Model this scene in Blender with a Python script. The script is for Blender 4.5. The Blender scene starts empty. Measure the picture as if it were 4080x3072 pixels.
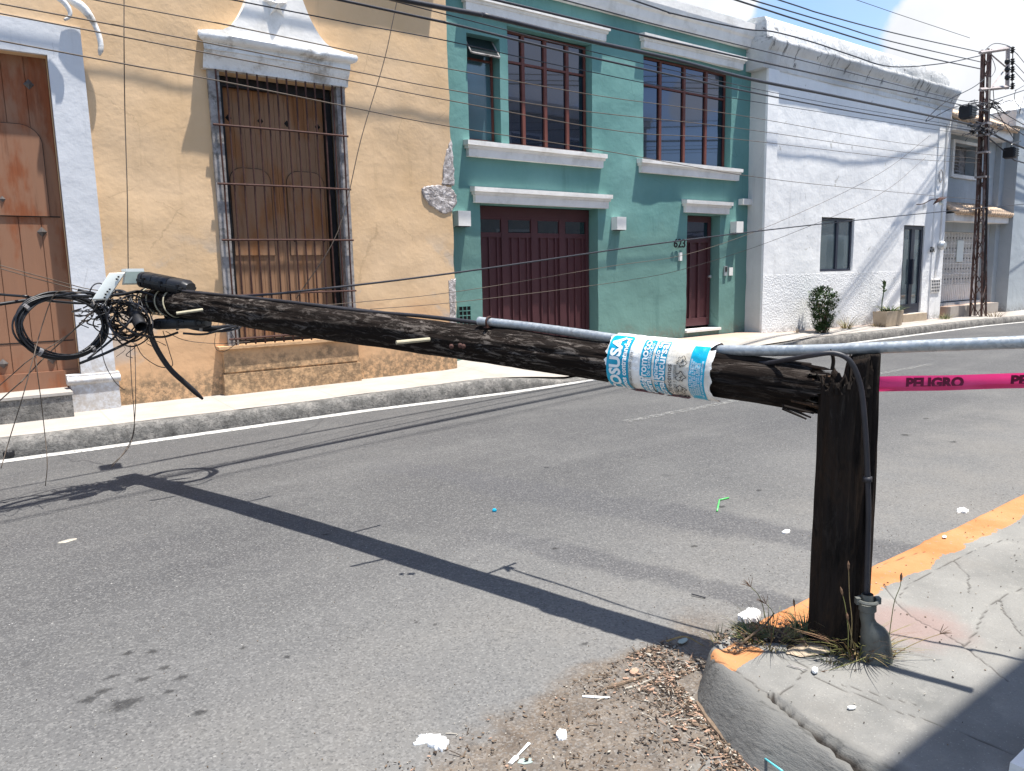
import bpy, math, random
from mathutils import Vector, noise, Matrix
C = bpy.context; SC = C.scene; COL = SC.collection
RND = random.Random(7)
R = math.radians
# ------------------------------------------------------------------ camera
YAW, PITCH, ROLL, FPX, CAMZ = R(53.38), R(8.49), R(-1.215), 2990.0, 1.6
def cam_axes():
    cp, sp = math.cos(PITCH), math.sin(PITCH)
    fw = Vector((math.cos(YAW)*cp, math.sin(YAW)*cp, -sp)); rt = Vector((math.sin(YAW), -math.cos(YAW), 0)); up = rt.cross(fw)
    c, s = math.cos(ROLL), math.sin(ROLL)
    return rt*c+up*s, up*c-rt*s, fw
RT, UP, FW = cam_axes(); EYE = Vector((0, 0, CAMZ))
cd = bpy.data.cameras.new("camera"); cam = bpy.data.objects.new("camera", cd); COL.objects.link(cam)
mw = Matrix((RT, UP, -FW)).transposed().to_4x4(); mw.translation = EYE
cam.matrix_world = mw
cd.sensor_fit = 'HORIZONTAL'; cd.sensor_width = 36; cd.lens = 36*FPX/4080; cd.clip_end = 2000; cd.clip_start = .05
SC.camera = cam
# ------------------------------------------------------------------ light
S_SH = Vector((-.17, .2, -1)).normalized()            # where sunlight travels
sd = bpy.data.lights.new("sun", 'SUN'); sd.energy = 4.5; sd.angle = R(.7); sd.color = (1, .955, .885)
sun = bpy.data.objects.new("sun", sd); COL.objects.link(sun); sun.rotation_euler = S_SH.to_track_quat('-Z', 'Y').to_euler()
sun.location = (0, 0, 30)
W = bpy.data.worlds.new("World"); SC.world = W; W.use_nodes = True
nt = W.node_tree; nt.nodes.clear()
def nn(t, k, **kw):
    n = t.nodes.new(k)
    for a, b in kw.items(): setattr(n, a, b)
    return n
out = nn(nt, 'ShaderNodeOutputWorld'); bg = nn(nt, 'ShaderNodeBackground'); bg.inputs[1].default_value = .115
sky = nn(nt, 'ShaderNodeTexSky', sky_type='NISHITA'); sky.sun_disc = False
sky.sun_elevation = math.asin(-S_SH.z); sky.sun_rotation = math.atan2(-S_SH.x, -S_SH.y)
sky.altitude = 10; sky.air_density = 1.0; sky.dust_density = .5; sky.ozone_density = 2.2
def vray(x, y):
    s = 4080/2212
    return (RT*((x*s-2040)/FPX) - UP*((y*s-1536)/FPX) + FW)
tc = nn(nt, 'ShaderNodeTexCoord')
def wmath(op, a, b=None, clamp=False):
    n = nn(nt, 'ShaderNodeMath', operation=op); n.use_clamp = clamp
    for i, v in enumerate((a, b)):
        if v is None: continue
        if isinstance(v, (int, float)): n.inputs[i].default_value = v
        else: nt.links.new(v, n.inputs[i])
    return n.outputs[0]
def wnoise(scale, detail, rough):
    n = nn(nt, 'ShaderNodeTexNoise'); n.inputs['Scale'].default_value = scale; n.inputs['Detail'].default_value = detail
    n.inputs['Roughness'].default_value = rough; nt.links.new(tc.outputs['Generated'], n.inputs['Vector']); return n.outputs[0]
cover = wmath('MULTIPLY', wmath('SUBTRACT', wnoise(3.2, 9, .58), .5), 1.0)
def blob(d, rad, gain):
    d = Vector(d).normalized()
    vm = nn(nt, 'ShaderNodeVectorMath', operation='DOT_PRODUCT'); nt.links.new(tc.outputs['Generated'], vm.inputs[0]); vm.inputs[1].default_value = d
    c = wmath('DIVIDE', wmath('SUBTRACT', vm.outputs['Value'], math.cos(R(rad))), 1-math.cos(R(rad)))
    return wmath('MULTIPLY', wmath('MAXIMUM', c, -1.0), gain)
acc = None
def mir(x, y):
    d = vray(x, y); return Vector((d.x, -d.y, d.z))
for d, rad, g in ((mir(1165, 130), 4.6, .55), (mir(1225, 150), 3.6, .5), (mir(1490, 215), 2.2, .5), (mir(1560, 180), 2.6, .4),(vray(2085, 92), 5.9, .42), (vray(2240, 130), 5.0, .40), (vray(1985, 130), 3.4, .3), (vray(1480, -40), 6.5, .3), (vray(2050, 215), 4.5, .14),
                  ((-.3, .5, .8), 25, .2), ((.9, .3, .3), 12, .2)):
    b = blob(d, rad, g); b = wmath('MAXIMUM', b, -.03); acc = b if acc is None else wmath('MAXIMUM', acc, b)
sx = nn(nt, 'ShaderNodeSeparateXYZ'); nt.links.new(tc.outputs['Generated'], sx.inputs[0])
hole = wmath('MULTIPLY', wmath('MAXIMUM', blob(mir(1330, 100), 22, 1.0), 0.0), .30)
fld = wmath('ADD', wmath('SUBTRACT', wmath('ADD', cover, acc), hole), wmath('MULTIPLY', wmath('SUBTRACT', .42, sx.outputs[2]), .22))
mask = nn(nt, 'ShaderNodeMapRange', interpolation_type='SMOOTHSTEP'); mask.inputs['From Min'].default_value = .02; mask.inputs['From Max'].default_value = .12
nt.links.new(fld, mask.inputs['Value'])
wisp = nn(nt, 'ShaderNodeMapRange', interpolation_type='SMOOTHSTEP'); wisp.inputs['From Min'].default_value = -.18; wisp.inputs['From Max'].default_value = .25; wisp.inputs['To Max'].default_value = .22
nt.links.new(fld, wisp.inputs['Value'])
mk = wmath('MAXIMUM', mask.outputs[0], wisp.outputs[0])
shade = nn(nt, 'ShaderNodeMapRange'); shade.inputs['From Min'].default_value = .35; shade.inputs['From Max'].default_value = .65
shade.inputs['To Min'].default_value = .84; shade.inputs['To Max'].default_value = 1.1; nt.links.new(wnoise(7, 6, .5), shade.inputs['Value'])
cc = nn(nt, 'ShaderNodeVectorMath', operation='SCALE'); cc.inputs[0].default_value = (4.35, 4.45, 4.65); nt.links.new(shade.outputs[0], cc.inputs['Scale'])
mx = nn(nt, 'ShaderNodeMix', data_type='RGBA'); nt.links.new(mk, mx.inputs[0]); nt.links.new(sky.outputs[0], mx.inputs[6]); nt.links.new(cc.outputs[0], mx.inputs[7])
nt.links.new(mx.outputs[2], bg.inputs[0]); nt.links.new(bg.outputs[0], out.inputs[0])
SC.view_settings.view_transform = 'Standard'; SC.view_settings.look = 'None'; SC.view_settings.exposure = 1.05; SC.view_settings.gamma = 1
SC.render.engine = 'CYCLES'
try: SC.cycles.max_bounces = 6; SC.cycles.diffuse_bounces = 3; SC.cycles.glossy_bounces = 3; SC.cycles.transparent_max_bounces = 8
except Exception: pass

# ------------------------------------------------------------------ helpers
def V(x, y, ax, val):
    """a pixel of the survey picture (2212 wide) on the world plane axis=val"""
    d = vray(x, y); return EYE + d*((val-EYE[ax])/d[ax])
def VY(x, y, Y): return V(x, y, 1, Y)
def VP(x, y, p, n=None):
    n = Vector((FW.x, FW.y, 0)) if n is None else n
    d = vray(x, y); return EYE + d*((Vector(p)-EYE).dot(n)/d.dot(n))
class MB:
    def __init__(s): s.v = []; s.f = []; s.m = []; s.mi = 0
    def pt(s, p): s.v.append(tuple(p)); return len(s.v)-1
    def face(s, *ids): s.f.append(tuple(ids)); s.m.append(s.mi)
    def poly(s, pts): s.face(*[s.pt(p) for p in pts])
    def box(s, x0, x1, y0, y1, z0, z1, bev=0):
        c = [(x0,y0,z0),(x1,y0,z0),(x1,y1,z0),(x0,y1,z0),(x0,y0,z1),(x1,y0,z1),(x1,y1,z1),(x0,y1,z1)]
        s.hexa(c)
    def hexa(s, c):
        i = [s.pt(p) for p in c]
        for q in ((3,2,1,0),(4,5,6,7),(0,1,5,4),(1,2,6,5),(2,3,7,6),(3,0,4,7)): s.face(*[i[k] for k in q])
    def obox(s, o, u, v, w):
        """box from corner o with edge vectors"""
        o, u, v, w = map(Vector, (o, u, v, w)); s.hexa([o, o+u, o+u+v, o+v, o+w, o+u+w, o+u+v+w, o+v+w])
    def tube(s, pts, r, n=8, cap=True, flat=1.0, jag=None):
        pts = [Vector(p) for p in pts]; m = len(pts); rr = r if isinstance(r, (list, tuple)) else [r]*m
        rings = []; prev = None
        for i, p in enumerate(pts):
            t = (pts[min(i+1, m-1)]-pts[max(i-1, 0)]);
            if t.length < 1e-9: t = Vector((0, 0, 1))
            t.normalize()
            if prev is None:
                a = Vector((0, 0, 1)) if abs(t.z) < .9 else Vector((1, 0, 0)); u = t.cross(a).normalized()
            else: u = (prev - t*prev.dot(t)).normalized()
            prev = u; w = t.cross(u)
            rings.append([s.pt(p+(u*math.cos(2*math.pi*k/n)+w*math.sin(2*math.pi*k/n)*flat)*rr[i]) for k in range(n)])
        for a, b in zip(rings, rings[1:]):
            for k in range(n): s.face(a[k], a[(k+1)%n], b[(k+1)%n], b[k])
        if cap: s.face(*rings[0][::-1]); s.face(*rings[-1])
        return rings
    def lathe(s, c, prof, n=20, ax=None, capb=True, capt=True):
        """prof [(r,z)] round axis through c"""
        c = Vector(c); rings = []
        q = Matrix.Identity(3) if ax is None else Vector(ax).to_track_quat('Z', 'Y').to_matrix()
        for r, z in prof: rings.append([s.pt(c+q@Vector((r*math.cos(2*math.pi*k/n), r*math.sin(2*math.pi*k/n), z))) for k in range(n)])
        for a, b in zip(rings, rings[1:]):
            for k in range(n): s.face(a[k], a[(k+1)%n], b[(k+1)%n], b[k])
        if capb: s.face(*rings[0][::-1])
        if capt: s.face(*rings[-1])
    def prism(s, pts, y0, y1):
        """polygon (x,z) extruded between y0 and y1"""
        a = [s.pt((x, y0, z)) for x, z in pts]; b = [s.pt((x, y1, z)) for x, z in pts]; n = len(pts)
        s.face(*a); s.face(*b[::-1])
        for k in range(n): s.face(a[k], b[k], b[(k+1)%n], a[(k+1)%n])
    def mould(s, x0, x1, Y, prof, wob=0, seg=.25, seed=0, ret=False):
        """closed profile [(out, z)] run along X, out = metres in front of wall plane Y (towards -Y)"""
        n = max(1, int((x1-x0)/seg)); rings = []
        om = max(p[0] for p in prof)
        for i in range(n+1):
            x = x0+(x1-x0)*i/n
            rings.append([s.pt((x+((om-max(o, 0))*(1 if i == 0 else -1 if i == n else 0) if ret else 0), Y-o+(wob*noise.noise((x*2+seed, z*9, o*9)) if o > .01 else 0), z+(wob*noise.noise((x*1.7, seed+z*5, 3)) if o > .01 else 0))) for o, z in prof])
        m = len(prof)
        for a, b in zip(rings, rings[1:]):
            for k in range(m): s.face(a[k], a[(k+1)%m], b[(k+1)%m], b[k])
        s.face(*rings[0][::-1]); s.face(*rings[-1])
    def build(s, name, mats, parent=None, smooth=False, autos=None):
        me = bpy.data.meshes.new(name); me.from_pydata(s.v, [], s.f)
        mats = mats if isinstance(mats, (list, tuple)) else [mats]
        for m in mats: me.materials.append(m)
        if len(mats) > 1: me.polygons.foreach_set('material_index', s.m)
        if smooth or autos: me.polygons.foreach_set('use_smooth', [True]*len(me.polygons))
        me.update(); me.validate()
        if autos: me.set_sharp_from_angle(angle=R(autos))
        o = bpy.data.objects.new(name, me); COL.objects.link(o)
        if parent is not None:
            o.parent = parent
            o.location = -parent.location if parent.parent is None and parent.type == 'EMPTY' else (0, 0, 0)
        return o
def tag(o, label=None, cat=None, group=None, kind=None):
    if label: o['label'] = label
    if cat: o['category'] = cat
    if group: o['group'] = group
    if kind: o['kind'] = kind
    return o
def thing(name, loc, label, cat, group=None):
    o = bpy.data.objects.new(name, None); o.location = loc; o.empty_display_size = .1; COL.objects.link(o)
    return tag(o, label, cat, group)
def spline(pts, n=8):
    pts = [Vector(p) for p in pts]
    if len(pts) < 3: return [pts[0].lerp(pts[-1], i/n) for i in range(n+1)]
    P = [pts[0]*2-pts[1]]+pts+[pts[-1]*2-pts[-2]]; o = []
    for i in range(1, len(P)-2):
        a, b, c, d = P[i-1:i+3]
        for k in range(n):
            t = k/n; o.append(.5*((2*b)+(c-a)*t+(2*a-5*b+4*c-d)*t*t+(-a+3*b-3*c+d)*t*t*t))
    return o+[pts[-1]]
def fbm(p, o=4): return noise.fractal(Vector(p), 1.0, 2.0, o)
def lerp(a, b, t): return a+(b-a)*t
def pw(x, pts):
    if x <= pts[0][0]: return pts[0][1]
    for (a, b), (c, d) in zip(pts, pts[1:]):
        if x <= c: return b+(d-b)*(x-a)/(c-a)
    return pts[-1][1]
def sstep(a, b, x):
    t = max(0, min(1, (x-a)/(b-a))); return t*t*(3-2*t)

# ------------------------------------------------------------------ materials
class N:
    def __init__(s, name):
        s.mat = bpy.data.materials.new(name); s.mat.use_nodes = True; s.t = s.mat.node_tree; s.t.nodes.clear()
        s.out = nn(s.t, 'ShaderNodeOutputMaterial'); s.b = nn(s.t, 'ShaderNodeBsdfPrincipled'); s.t.links.new(s.b.outputs[0], s.out.inputs[0])
        s.co = nn(s.t, 'ShaderNodeTexCoord').outputs['Object']
    def L(s, a, b):
        if isinstance(a, (int, float)): b.default_value = a
        elif isinstance(a, (tuple, list)): b.default_value = tuple(a)+((1,) if len(a) == 3 and len(b.default_value) == 4 else ())
        else: s.t.links.new(a, b)
    def scale(s, v, vec=None):
        n = nn(s.t, 'ShaderNodeMapping'); n.inputs['Scale'].default_value = v; s.L(vec or s.co, n.inputs[0]); return n.outputs[0]
    def noise(s, scale=5, detail=4, rough=.5, vec=None, dist=0):
        n = nn(s.t, 'ShaderNodeTexNoise'); n.inputs['Scale'].default_value = scale; n.inputs['Detail'].default_value = detail
        n.inputs['Roughness'].default_value = rough; n.inputs['Distortion'].default_value = dist; s.L(vec or s.co, n.inputs['Vector']); return n.outputs[0]
    def voro(s, scale=5, feature='F1', vec=None, rnd=1, out='Distance'):
        n = nn(s.t, 'ShaderNodeTexVoronoi', feature=feature); n.inputs['Scale'].default_value = scale; n.inputs['Randomness'].default_value = rnd
        s.L(vec or s.co, n.inputs['Vector']); return n.outputs[out]
    def ramp(s, fac, stops, interp='LINEAR'):
        n = nn(s.t, 'ShaderNodeValToRGB'); n.color_ramp.interpolation = interp; e = n.color_ramp.elements
        while len(e) < len(stops): e.new(.5)
        for i, (p, c) in enumerate(stops):
            e[i].position = p; e[i].color = (c, c, c, 1) if isinstance(c, (int, float)) else (*c, 1)
        s.L(fac, n.inputs[0]); return n.outputs[0]
    def mix(s, fac, a, b, blend='MIX'):
        n = nn(s.t, 'ShaderNodeMix', data_type='RGBA', blend_type=blend); s.L(fac, n.inputs[0]); s.L(a, n.inputs[6]); s.L(b, n.inputs[7]); return n.outputs[2]
    def m(s, op, a, b=None, c=None, clamp=False):
        n = nn(s.t, 'ShaderNodeMath', operation=op); n.use_clamp = clamp
        for i, v in enumerate((a, b, c)):
            if v is not None: s.L(v, n.inputs[i])
        return n.outputs[0]
    def mr(s, v, a, b, c=0, d=1, smooth=True):
        n = nn(s.t, 'ShaderNodeMapRange', interpolation_type='SMOOTHSTEP' if smooth else 'LINEAR')
        s.L(v, n.inputs[0])
        for i, x in enumerate((a, b, c, d)): n.inputs[i+1].default_value = x
        return n.outputs[0]
    def xyz(s):
        n = nn(s.t, 'ShaderNodeSeparateXYZ'); s.L(s.co, n.inputs[0]); return n.outputs
    def bump(s, h, strength=.3, dist=.01, normal=None):
        n = nn(s.t, 'ShaderNodeBump'); n.inputs['Strength'].default_value = strength; n.inputs['Distance'].default_value = dist
        s.L(h, n.inputs['Height'])
        if normal: s.L(normal, n.inputs['Normal'])
        return n.outputs[0]
    def done(s, col, rough=.8, metal=0, spec=.3, normal=None, alpha=None):
        s.L(col, s.b.inputs['Base Color']); s.L(rough, s.b.inputs['Roughness']); s.L(metal, s.b.inputs['Metallic']); s.L(spec, s.b.inputs['Specular IOR Level'])
        if normal: s.L(normal, s.b.inputs['Normal'])
        if alpha is not None: s.L(alpha, s.b.inputs['Alpha'])
        return s.mat
def mul(c, k): return tuple(x*k for x in c)
def simple(name, col, rough=.7, metal=0, spec=.3, var=.18, scale=8, bump=.15, bs=60, bd=.003, dirt=None):
    n = N(name); f = n.noise(scale, 5, .6)
    c = n.ramp(f, [(.3, mul(col, 1-var)), (.7, mul(col, 1+var))])
    if dirt: c = n.mix(n.mr(n.noise(scale*.7, 6, .7), .48, .68), c, dirt)
    return n.done(c, rough, metal, spec, n.bump(n.noise(bs, 4, .6), bump, bd))
def plaster(name, lo, hi, chips=None, base=None, bz=(.15, .9), bump=.35, mid=None, edge=None, rough_below=None, cement=None, drip=None):
    """painted plaster: broad tone drift, trowel lumps, chips and stains"""
    n = N(name); x, y, z = n.xyz()
    big = n.noise(.9, 5, .55); c = n.ramp(big, [(.32, lo), (.68, hi)])
    c = n.mix(n.mr(n.noise(6, 6, .65), .35, .75, 0, .22), c, mul(hi, .8))
    if mid:   # lower band in another tone, ragged edge
        zz, col2 = mid
        f = n.mr(n.m('ADD', z, n.m('MULTIPLY', n.m('SUBTRACT', n.noise(1.3, 4, .6), .5), 1.3)), zz+.35, zz-.35); c = n.mix(f, c, col2)
    if drip:
        f = n.m('MULTIPLY', n.mr(n.noise(1, 6, .7, n.scale((9, 1, 2.2))), .55, .62), n.m('MULTIPLY', n.mr(z, drip[0]-.12, drip[0]), n.mr(z, drip[1]+.08, drip[1]))); c = n.mix(n.m('MULTIPLY', f, .8), c, drip[2])
        c = n.mix(n.m('MULTIPLY', n.mr(n.noise(11, 8, .75), .5, .6), n.mr(z, 6.0, 6.2, 0, .55)), c, (.34, .34, .335))
    if cement:
        f = n.m('MULTIPLY', n.mr(n.noise(1.15, 6, .6, dist=.5), .53, .62), n.mr(z, 2.3, 1.7)); f = n.m('MULTIPLY', f, n.mr(z, .5, .8)); c = n.mix(n.m('MULTIPLY', f, .62), c, cement)
    if chips:
        cc, th = chips; f = n.mr(n.noise(3.1, 9, .62, dist=.6), th, th+.012); c = n.mix(f, c, cc)
    if base:
        h = n.m('SUBTRACT', z, n.m('MULTIPLY', n.noise(2.2, 7, .7), bz[1])); f = n.mr(h, bz[0]-.12, bz[0]-.38)
        g = n.m('MULTIPLY', f, n.mr(n.noise(14, 8, .75), .36, .6)); c = n.mix(n.m('MULTIPLY', g, .85), c, base)
    if edge:
        ex, ec, ew = edge; h = n.m('SUBTRACT', x, n.m('MULTIPLY', n.noise(3, 7, .75), ew)); f = n.mr(h, ex-.02, ex+.01); c = n.mix(n.m('MULTIPLY', f, n.mr(n.noise(9, 7, .7), .35, .55)), c, ec)
    st_ = n.noise(1, 6, .65, n.scale((7, 7, .45))); c = n.mix(n.m('MULTIPLY', n.mr(st_, .54, .72), n.mr(n.noise(.8, 3, .5), .42, .6, 0, .32)), c, mul(lo, .55))
    ck = n.voro(.9, 'DISTANCE_TO_EDGE', n.mix(.16, n.co, n.noise(2.2, 6, .7))); c = n.mix(n.m('MULTIPLY', n.m('MULTIPLY', n.mr(ck, .006, .001), n.mr(n.noise(1.3, 3, .5), .54, .62)), .26), c, mul(lo, .4))
    h = n.m('ADD', n.m('MULTIPLY', n.noise(3.2, 5, .5), 1.0), n.m('MULTIPLY', n.noise(16, 5, .6), .25))
    h = n.m('ADD', h, n.m('MULTIPLY', n.noise(90, 3, .6), .05))
    if rough_below:
        k = n.mr(z, rough_below+.01, rough_below-.01); h = n.m('ADD', h, n.m('MULTIPLY', k, n.m('MULTIPLY', n.mr(n.noise(24, 3, .55), .4, .62), .55)))
    return n.done(c, .88, 0, .2, n.bump(h, bump, .05))

def mk_asphalt():
    n = N('asphalt'); x, y, z = n.xyz()
    c = n.ramp(n.noise(.55, 5, .6), [(.3, (.066, .066, .068)), (.7, (.088, .087, .087))])
    streak = n.noise(1.0, 5, .6, n.scale((.35, 3.2, 1))); c = n.mix(n.mr(streak, .42, .72, 0, .35), c, (.058, .059, .063))
    # wavy sealed strip and smoother darker lane
    c = n.mix(n.mr(n.noise(42, 4, .7), .35, .65, 0, .30), c, (.038, .038, .04)); c = n.mix(n.mr(n.noise(27, 5, .75), .55, .7, 0, .45), c, (.15, .147, .14)); fine = n.noise(150, 3, .7); c = n.mix(n.mr(fine, .5, .72, 0, .55), c, (.03, .03, .031)); c = n.mix(n.mr(n.noise(210, 2, .6), .6, .74, 0, .8), c, (.22, .215, .2))
    w = n.voro(34); lum = n.mr(w, .13, .08); sel = n.mr(n.noise(23, 2, .5), .56, .6); c = n.mix(n.m('MULTIPLY', lum, sel), c, (.42, .41, .39))
    w2 = n.voro(13); c = n.mix(n.m('MULTIPLY', n.mr(w2, .075, .055), n.mr(n.noise(7, 2, .5), .52, .56)), c, (.34, .33, .31))
    st = n.noise(3.3, 6, .6, n.scale((1, 1.3, 1)), dist=.3); zone = n.mr(n.noise(.45, 2, .5), .42, .58)
    c = n.mix(n.m('MULTIPLY', n.mr(st, .635, .69, 0, .62), zone), c, (.036, .036, .038))
    worn = n.mr(n.noise(.8, 5, .65), .45, .7, 0, .35); c = n.mix(worn, c, (.128, .127, .122)); c = n.mix(n.mr(n.m('ADD', y, n.m('MULTIPLY', n.noise(.5, 4, .6), 2.2)), 5.6, 2.6, 0, .75), c, (.162, .161, .156))  # random wear; second mix puts view-angle brightening of the near side into the colour
    # dusty brown dirt washed into the gutter by the corner
    edge = n.m('ADD', n.m('ADD', y, n.m('MULTIPLY', n.m('SUBTRACT', n.noise(2.4, 6, .6), .5), .55)), n.m('MULTIPLY', x, -.10))
    dm = n.m('MULTIPLY', n.mr(edge, 2.0, 1.86), n.mr(x, .3, 1.1)); dm = n.m('MULTIPLY', dm, n.mr(x, 2.9, 2.4))
    dirt = n.ramp(n.noise(9, 8, .7), [(.3, (.058, .043, .031)), (.5, (.118, .090, .066)), (.7, (.185, .148, .112))])
    dirt = n.mix(n.mr(n.noise(120, 3, .7), .52, .7), dirt, (.06, .045, .035)); dirt = n.mix(n.mr(n.noise(75, 3, .7), .6, .68), dirt, (.28, .245, .2))
    c = n.mix(n.m('MULTIPLY', dm, .95), c, dirt)
    pm = n.m('MULTIPLY', n.mr(n.m('ADD', y, n.m('MULTIPLY', n.noise(3, 6, .7), .22)), 1.6, 1.55), n.mr(x, 1.3, 1.5))
    c = n.mix(n.m('MULTIPLY', pm, .8), c, n.ramp(n.noise(12, 6, .7), [(.35, (.15, .142, .128)), (.65, (.225, .215, .195))]))
    dusty = n.m('MULTIPLY', n.mr(edge, 3.2, 2.0, 0, .45), n.mr(n.noise(1.6, 5, .6), .3, .7)); c = n.mix(dusty, c, (.168, .158, .143))
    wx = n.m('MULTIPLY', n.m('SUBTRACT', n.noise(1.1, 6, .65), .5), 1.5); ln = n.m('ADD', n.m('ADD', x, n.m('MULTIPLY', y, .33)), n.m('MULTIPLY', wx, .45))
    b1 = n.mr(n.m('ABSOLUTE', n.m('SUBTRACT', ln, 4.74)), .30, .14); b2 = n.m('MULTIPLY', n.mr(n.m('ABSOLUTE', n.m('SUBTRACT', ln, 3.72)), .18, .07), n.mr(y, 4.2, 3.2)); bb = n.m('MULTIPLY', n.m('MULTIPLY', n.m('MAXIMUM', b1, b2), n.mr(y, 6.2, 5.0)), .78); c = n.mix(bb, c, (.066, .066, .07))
    sm = n.noise(1, 4, .6, n.scale((.22, 2.4, 1))); c = n.mix(n.mr(sm, .5, .66, 0, .12), c, (.17, .168, .162)); ag = n.voro(120, out='Color'); sg = nn(n.t, 'ShaderNodeSeparateColor'); n.L(ag, sg.inputs[0]); c = n.mix(n.mr(sg.outputs[0], .62, .9, 0, .34), c, (.24, .235, .225)); c = n.mix(n.mr(sg.outputs[1], .7, .95, 0, .38), c, (.03, .03, .032))
    h = n.m('ADD', n.m('MULTIPLY', fine, .6), n.m('MULTIPLY', n.noise(60, 4, .6), .6)); h = n.m('ADD', h, n.m('MULTIPLY', n.noise(4, 3, .5), .5))
    return n.done(c, .82, 0, .35, n.bump(h, .55, .006))
def mk_wood(name, dark, mid, light, amt=.5, su=1.0, blot=None):
    """weathered creosoted pole; grain runs along the 'along' attribute baked into UVs"""
    n = N(name); uv = nn(n.t, 'ShaderNodeUVMap').outputs[0]
    g = n.noise(1, 8, .7, n.scale((55*su, 5, 1), uv), dist=.6); c = n.ramp(g, [(.3, dark), (.5, mid), (.72, mul(mid, 1.5))])
    nn_ = nn(n.t, 'ShaderNodeNewGeometry'); sep = nn(n.t, 'ShaderNodeSeparateXYZ'); n.L(n.noise(1, 8, .8, n.scale((9, 5, 1), uv), dist=.6), sep.inputs[0])
    pale = n.m('MULTIPLY', n.mr(n.noise(1, 9, .8, n.scale((26, 6, 1), uv), dist=.9), .50, .60), n.mr(n.noise(1, 3, .5, n.scale((1.2, .7, 1), uv)), .5-amt*.2, .62)); c = n.mix(pale, c, light)
    cr = n.noise(1, 6, .6, n.scale((34, .9, 1), uv), dist=.3); crack = n.mr(cr, .36, .29); c = n.mix(crack, c, (.002, .002, .002))
    if blot: c = n.mix(n.mr(n.noise(1, 6, .7, n.scale((7, 3, 1), uv), dist=.8), .46, .66, 0, .75), c, blot)
    h = n.m('SUBTRACT', n.m('ADD', g, n.m('MULTIPLY', pale, .25)), n.m('MULTIPLY', crack, .8))
    return n.done(c, n.mr(g, .3, .8, .7, .95), 0, .10, n.bump(h, 1.0, .012))
def mk_door(name, a, b, gray, vert=1):
    n = N(name); x, y, z = n.xyz()
    g = n.noise(1, 7, .65, n.scale((22, 22, 1.1)), dist=.3); c = n.ramp(g, [(.3, a), (.7, b)])
    bl = n.mr(n.m('ADD', n.noise(1.3, 5, .6, n.scale((2.2, 1, .8))), n.m('MULTIPLY', z, -.035)), .30, .47); c = n.mix(n.m('MULTIPLY', bl, .8), c, gray)
    c = n.mix(n.mr(n.noise(1, 5, .7, n.scale((9, 9, .9))), .55, .75, 0, .5), c, mul(a, .55))
    return n.done(c, .68, 0, .3, n.bump(g, .35, .004))
def glass(name, col, gl=.3, tint=(.75, .82, .9), rough=.01, wob=0):
    n = N(name); f = n.noise(1.2, 3, .5); c = n.ramp(f, [(.3, mul(col, .8)), (.7, mul(col, 1.2))])
    mat = n.done(c, .1, 0, .6); g = nn(n.t, 'ShaderNodeBsdfGlossy'); g.inputs['Color'].default_value = (*tint, 1); g.inputs['Roughness'].default_value = rough
    m = nn(n.t, 'ShaderNodeMixShader'); fr = nn(n.t, 'ShaderNodeFresnel'); fr.inputs[0].default_value = 1.6
    n.L(n.m('ADD', fr.outputs[0], gl, clamp=True), m.inputs[0]); n.t.links.new(n.b.outputs[0], m.inputs[1]); n.t.links.new(g.outputs[0], m.inputs[2]); n.t.links.new(m.outputs[0], n.out.inputs[0])
    if wob: nb = n.bump(n.noise(1.5, 2, .5), wob, .02); n.L(nb, g.inputs['Normal'])
    return mat
M = {}
M['asphalt'] = mk_asphalt()
M['yellow'] = plaster('yellow_plaster', (.61, .415, .235), (.71, .505, .315), chips=((.5, .47, .42), .742), base=(.17, .13, .085), bz=(.42, .62), mid=(1.15, (.62, .385, .215)), edge=(6.42, (.10, .07, .045), .55), bump=.26, cement=(.40, .385, .36))
M['yellow_sill'] = plaster('yellow_sill_plaster', (.54, .34, .19), (.63, .42, .235), base=(.19, .135, .085), bz=(.50, .75), bump=.5)
M['teal'] = plaster('teal_plaster', (.115, .255, .235), (.17, .335, .31), chips=((.72, .74, .70), .765), base=(.16, .2, .17), bz=(.35, .7), mid=(2.3, (.145, .27, .24)), bump=.26)
M['tealjamb'] = plaster('teal_jamb_plaster', (.10, .23, .20), (.13, .275, .245), bump=.3)
M['white'] = plaster('white_plaster', (.80, .80, .795), (.89, .885, .87), chips=((.60, .59, .56), .655), base=(.42, .42, .41), bz=(.3, .5), bump=.3, rough_below=1.45)
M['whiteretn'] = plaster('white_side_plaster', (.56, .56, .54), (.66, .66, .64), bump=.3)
M['parapet'] = plaster('weathered_parapet_plaster', (.5, .5, .49), (.78, .78, .77), chips=((.25, .25, .25), .64), bump=.9, drip=(5.9, 6.2, (.10, .10, .10)))
M['trim'] = simple('white_trim_paint', (.82, .79, .745), .8, var=.08, scale=3, bump=.4, bs=18, bd=.012, dirt=(.68, .65, .60))
M['trimstain'] = simple('stained_hood_plaster', (.72, .72, .71), .85, var=.1, scale=4, bump=.5, bs=18, bd=.015, dirt=(.33, .30, .26))
M['pilaster'] = plaster('pale_pilaster_plaster', (.55, .56, .58), (.64, .65, .67), base=(.42, .38, .34), bz=(.6, .8), bump=.25)
M['greywall'] = plaster('grey_blue_plaster', (.36, .40, .43), (.44, .48, .50), base=(.2, .2, .2), bz=(.3, .4), bump=.35)
M['cream'] = plaster('cream_plaster', (.66, .62, .53), (.74, .7, .62), bump=.2)
M['dullwall'] = plaster('opposite_plaster', (.30, .29, .27), (.4, .385, .36), bump=.3)
M['door'] = mk_door('old_orange_wood', (.18, .050, .018), (.29, .092, .034), (.28, .155, .095))
M['kick'] = mk_door('orange_kick_board_wood', (.20, .055, .018), (.33, .105, .036), (.25, .14, .09))
M['shutter'] = mk_door('shutter_wood', (.20, .085, .032), (.35, .155, .06), (.30, .18, .11))
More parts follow.
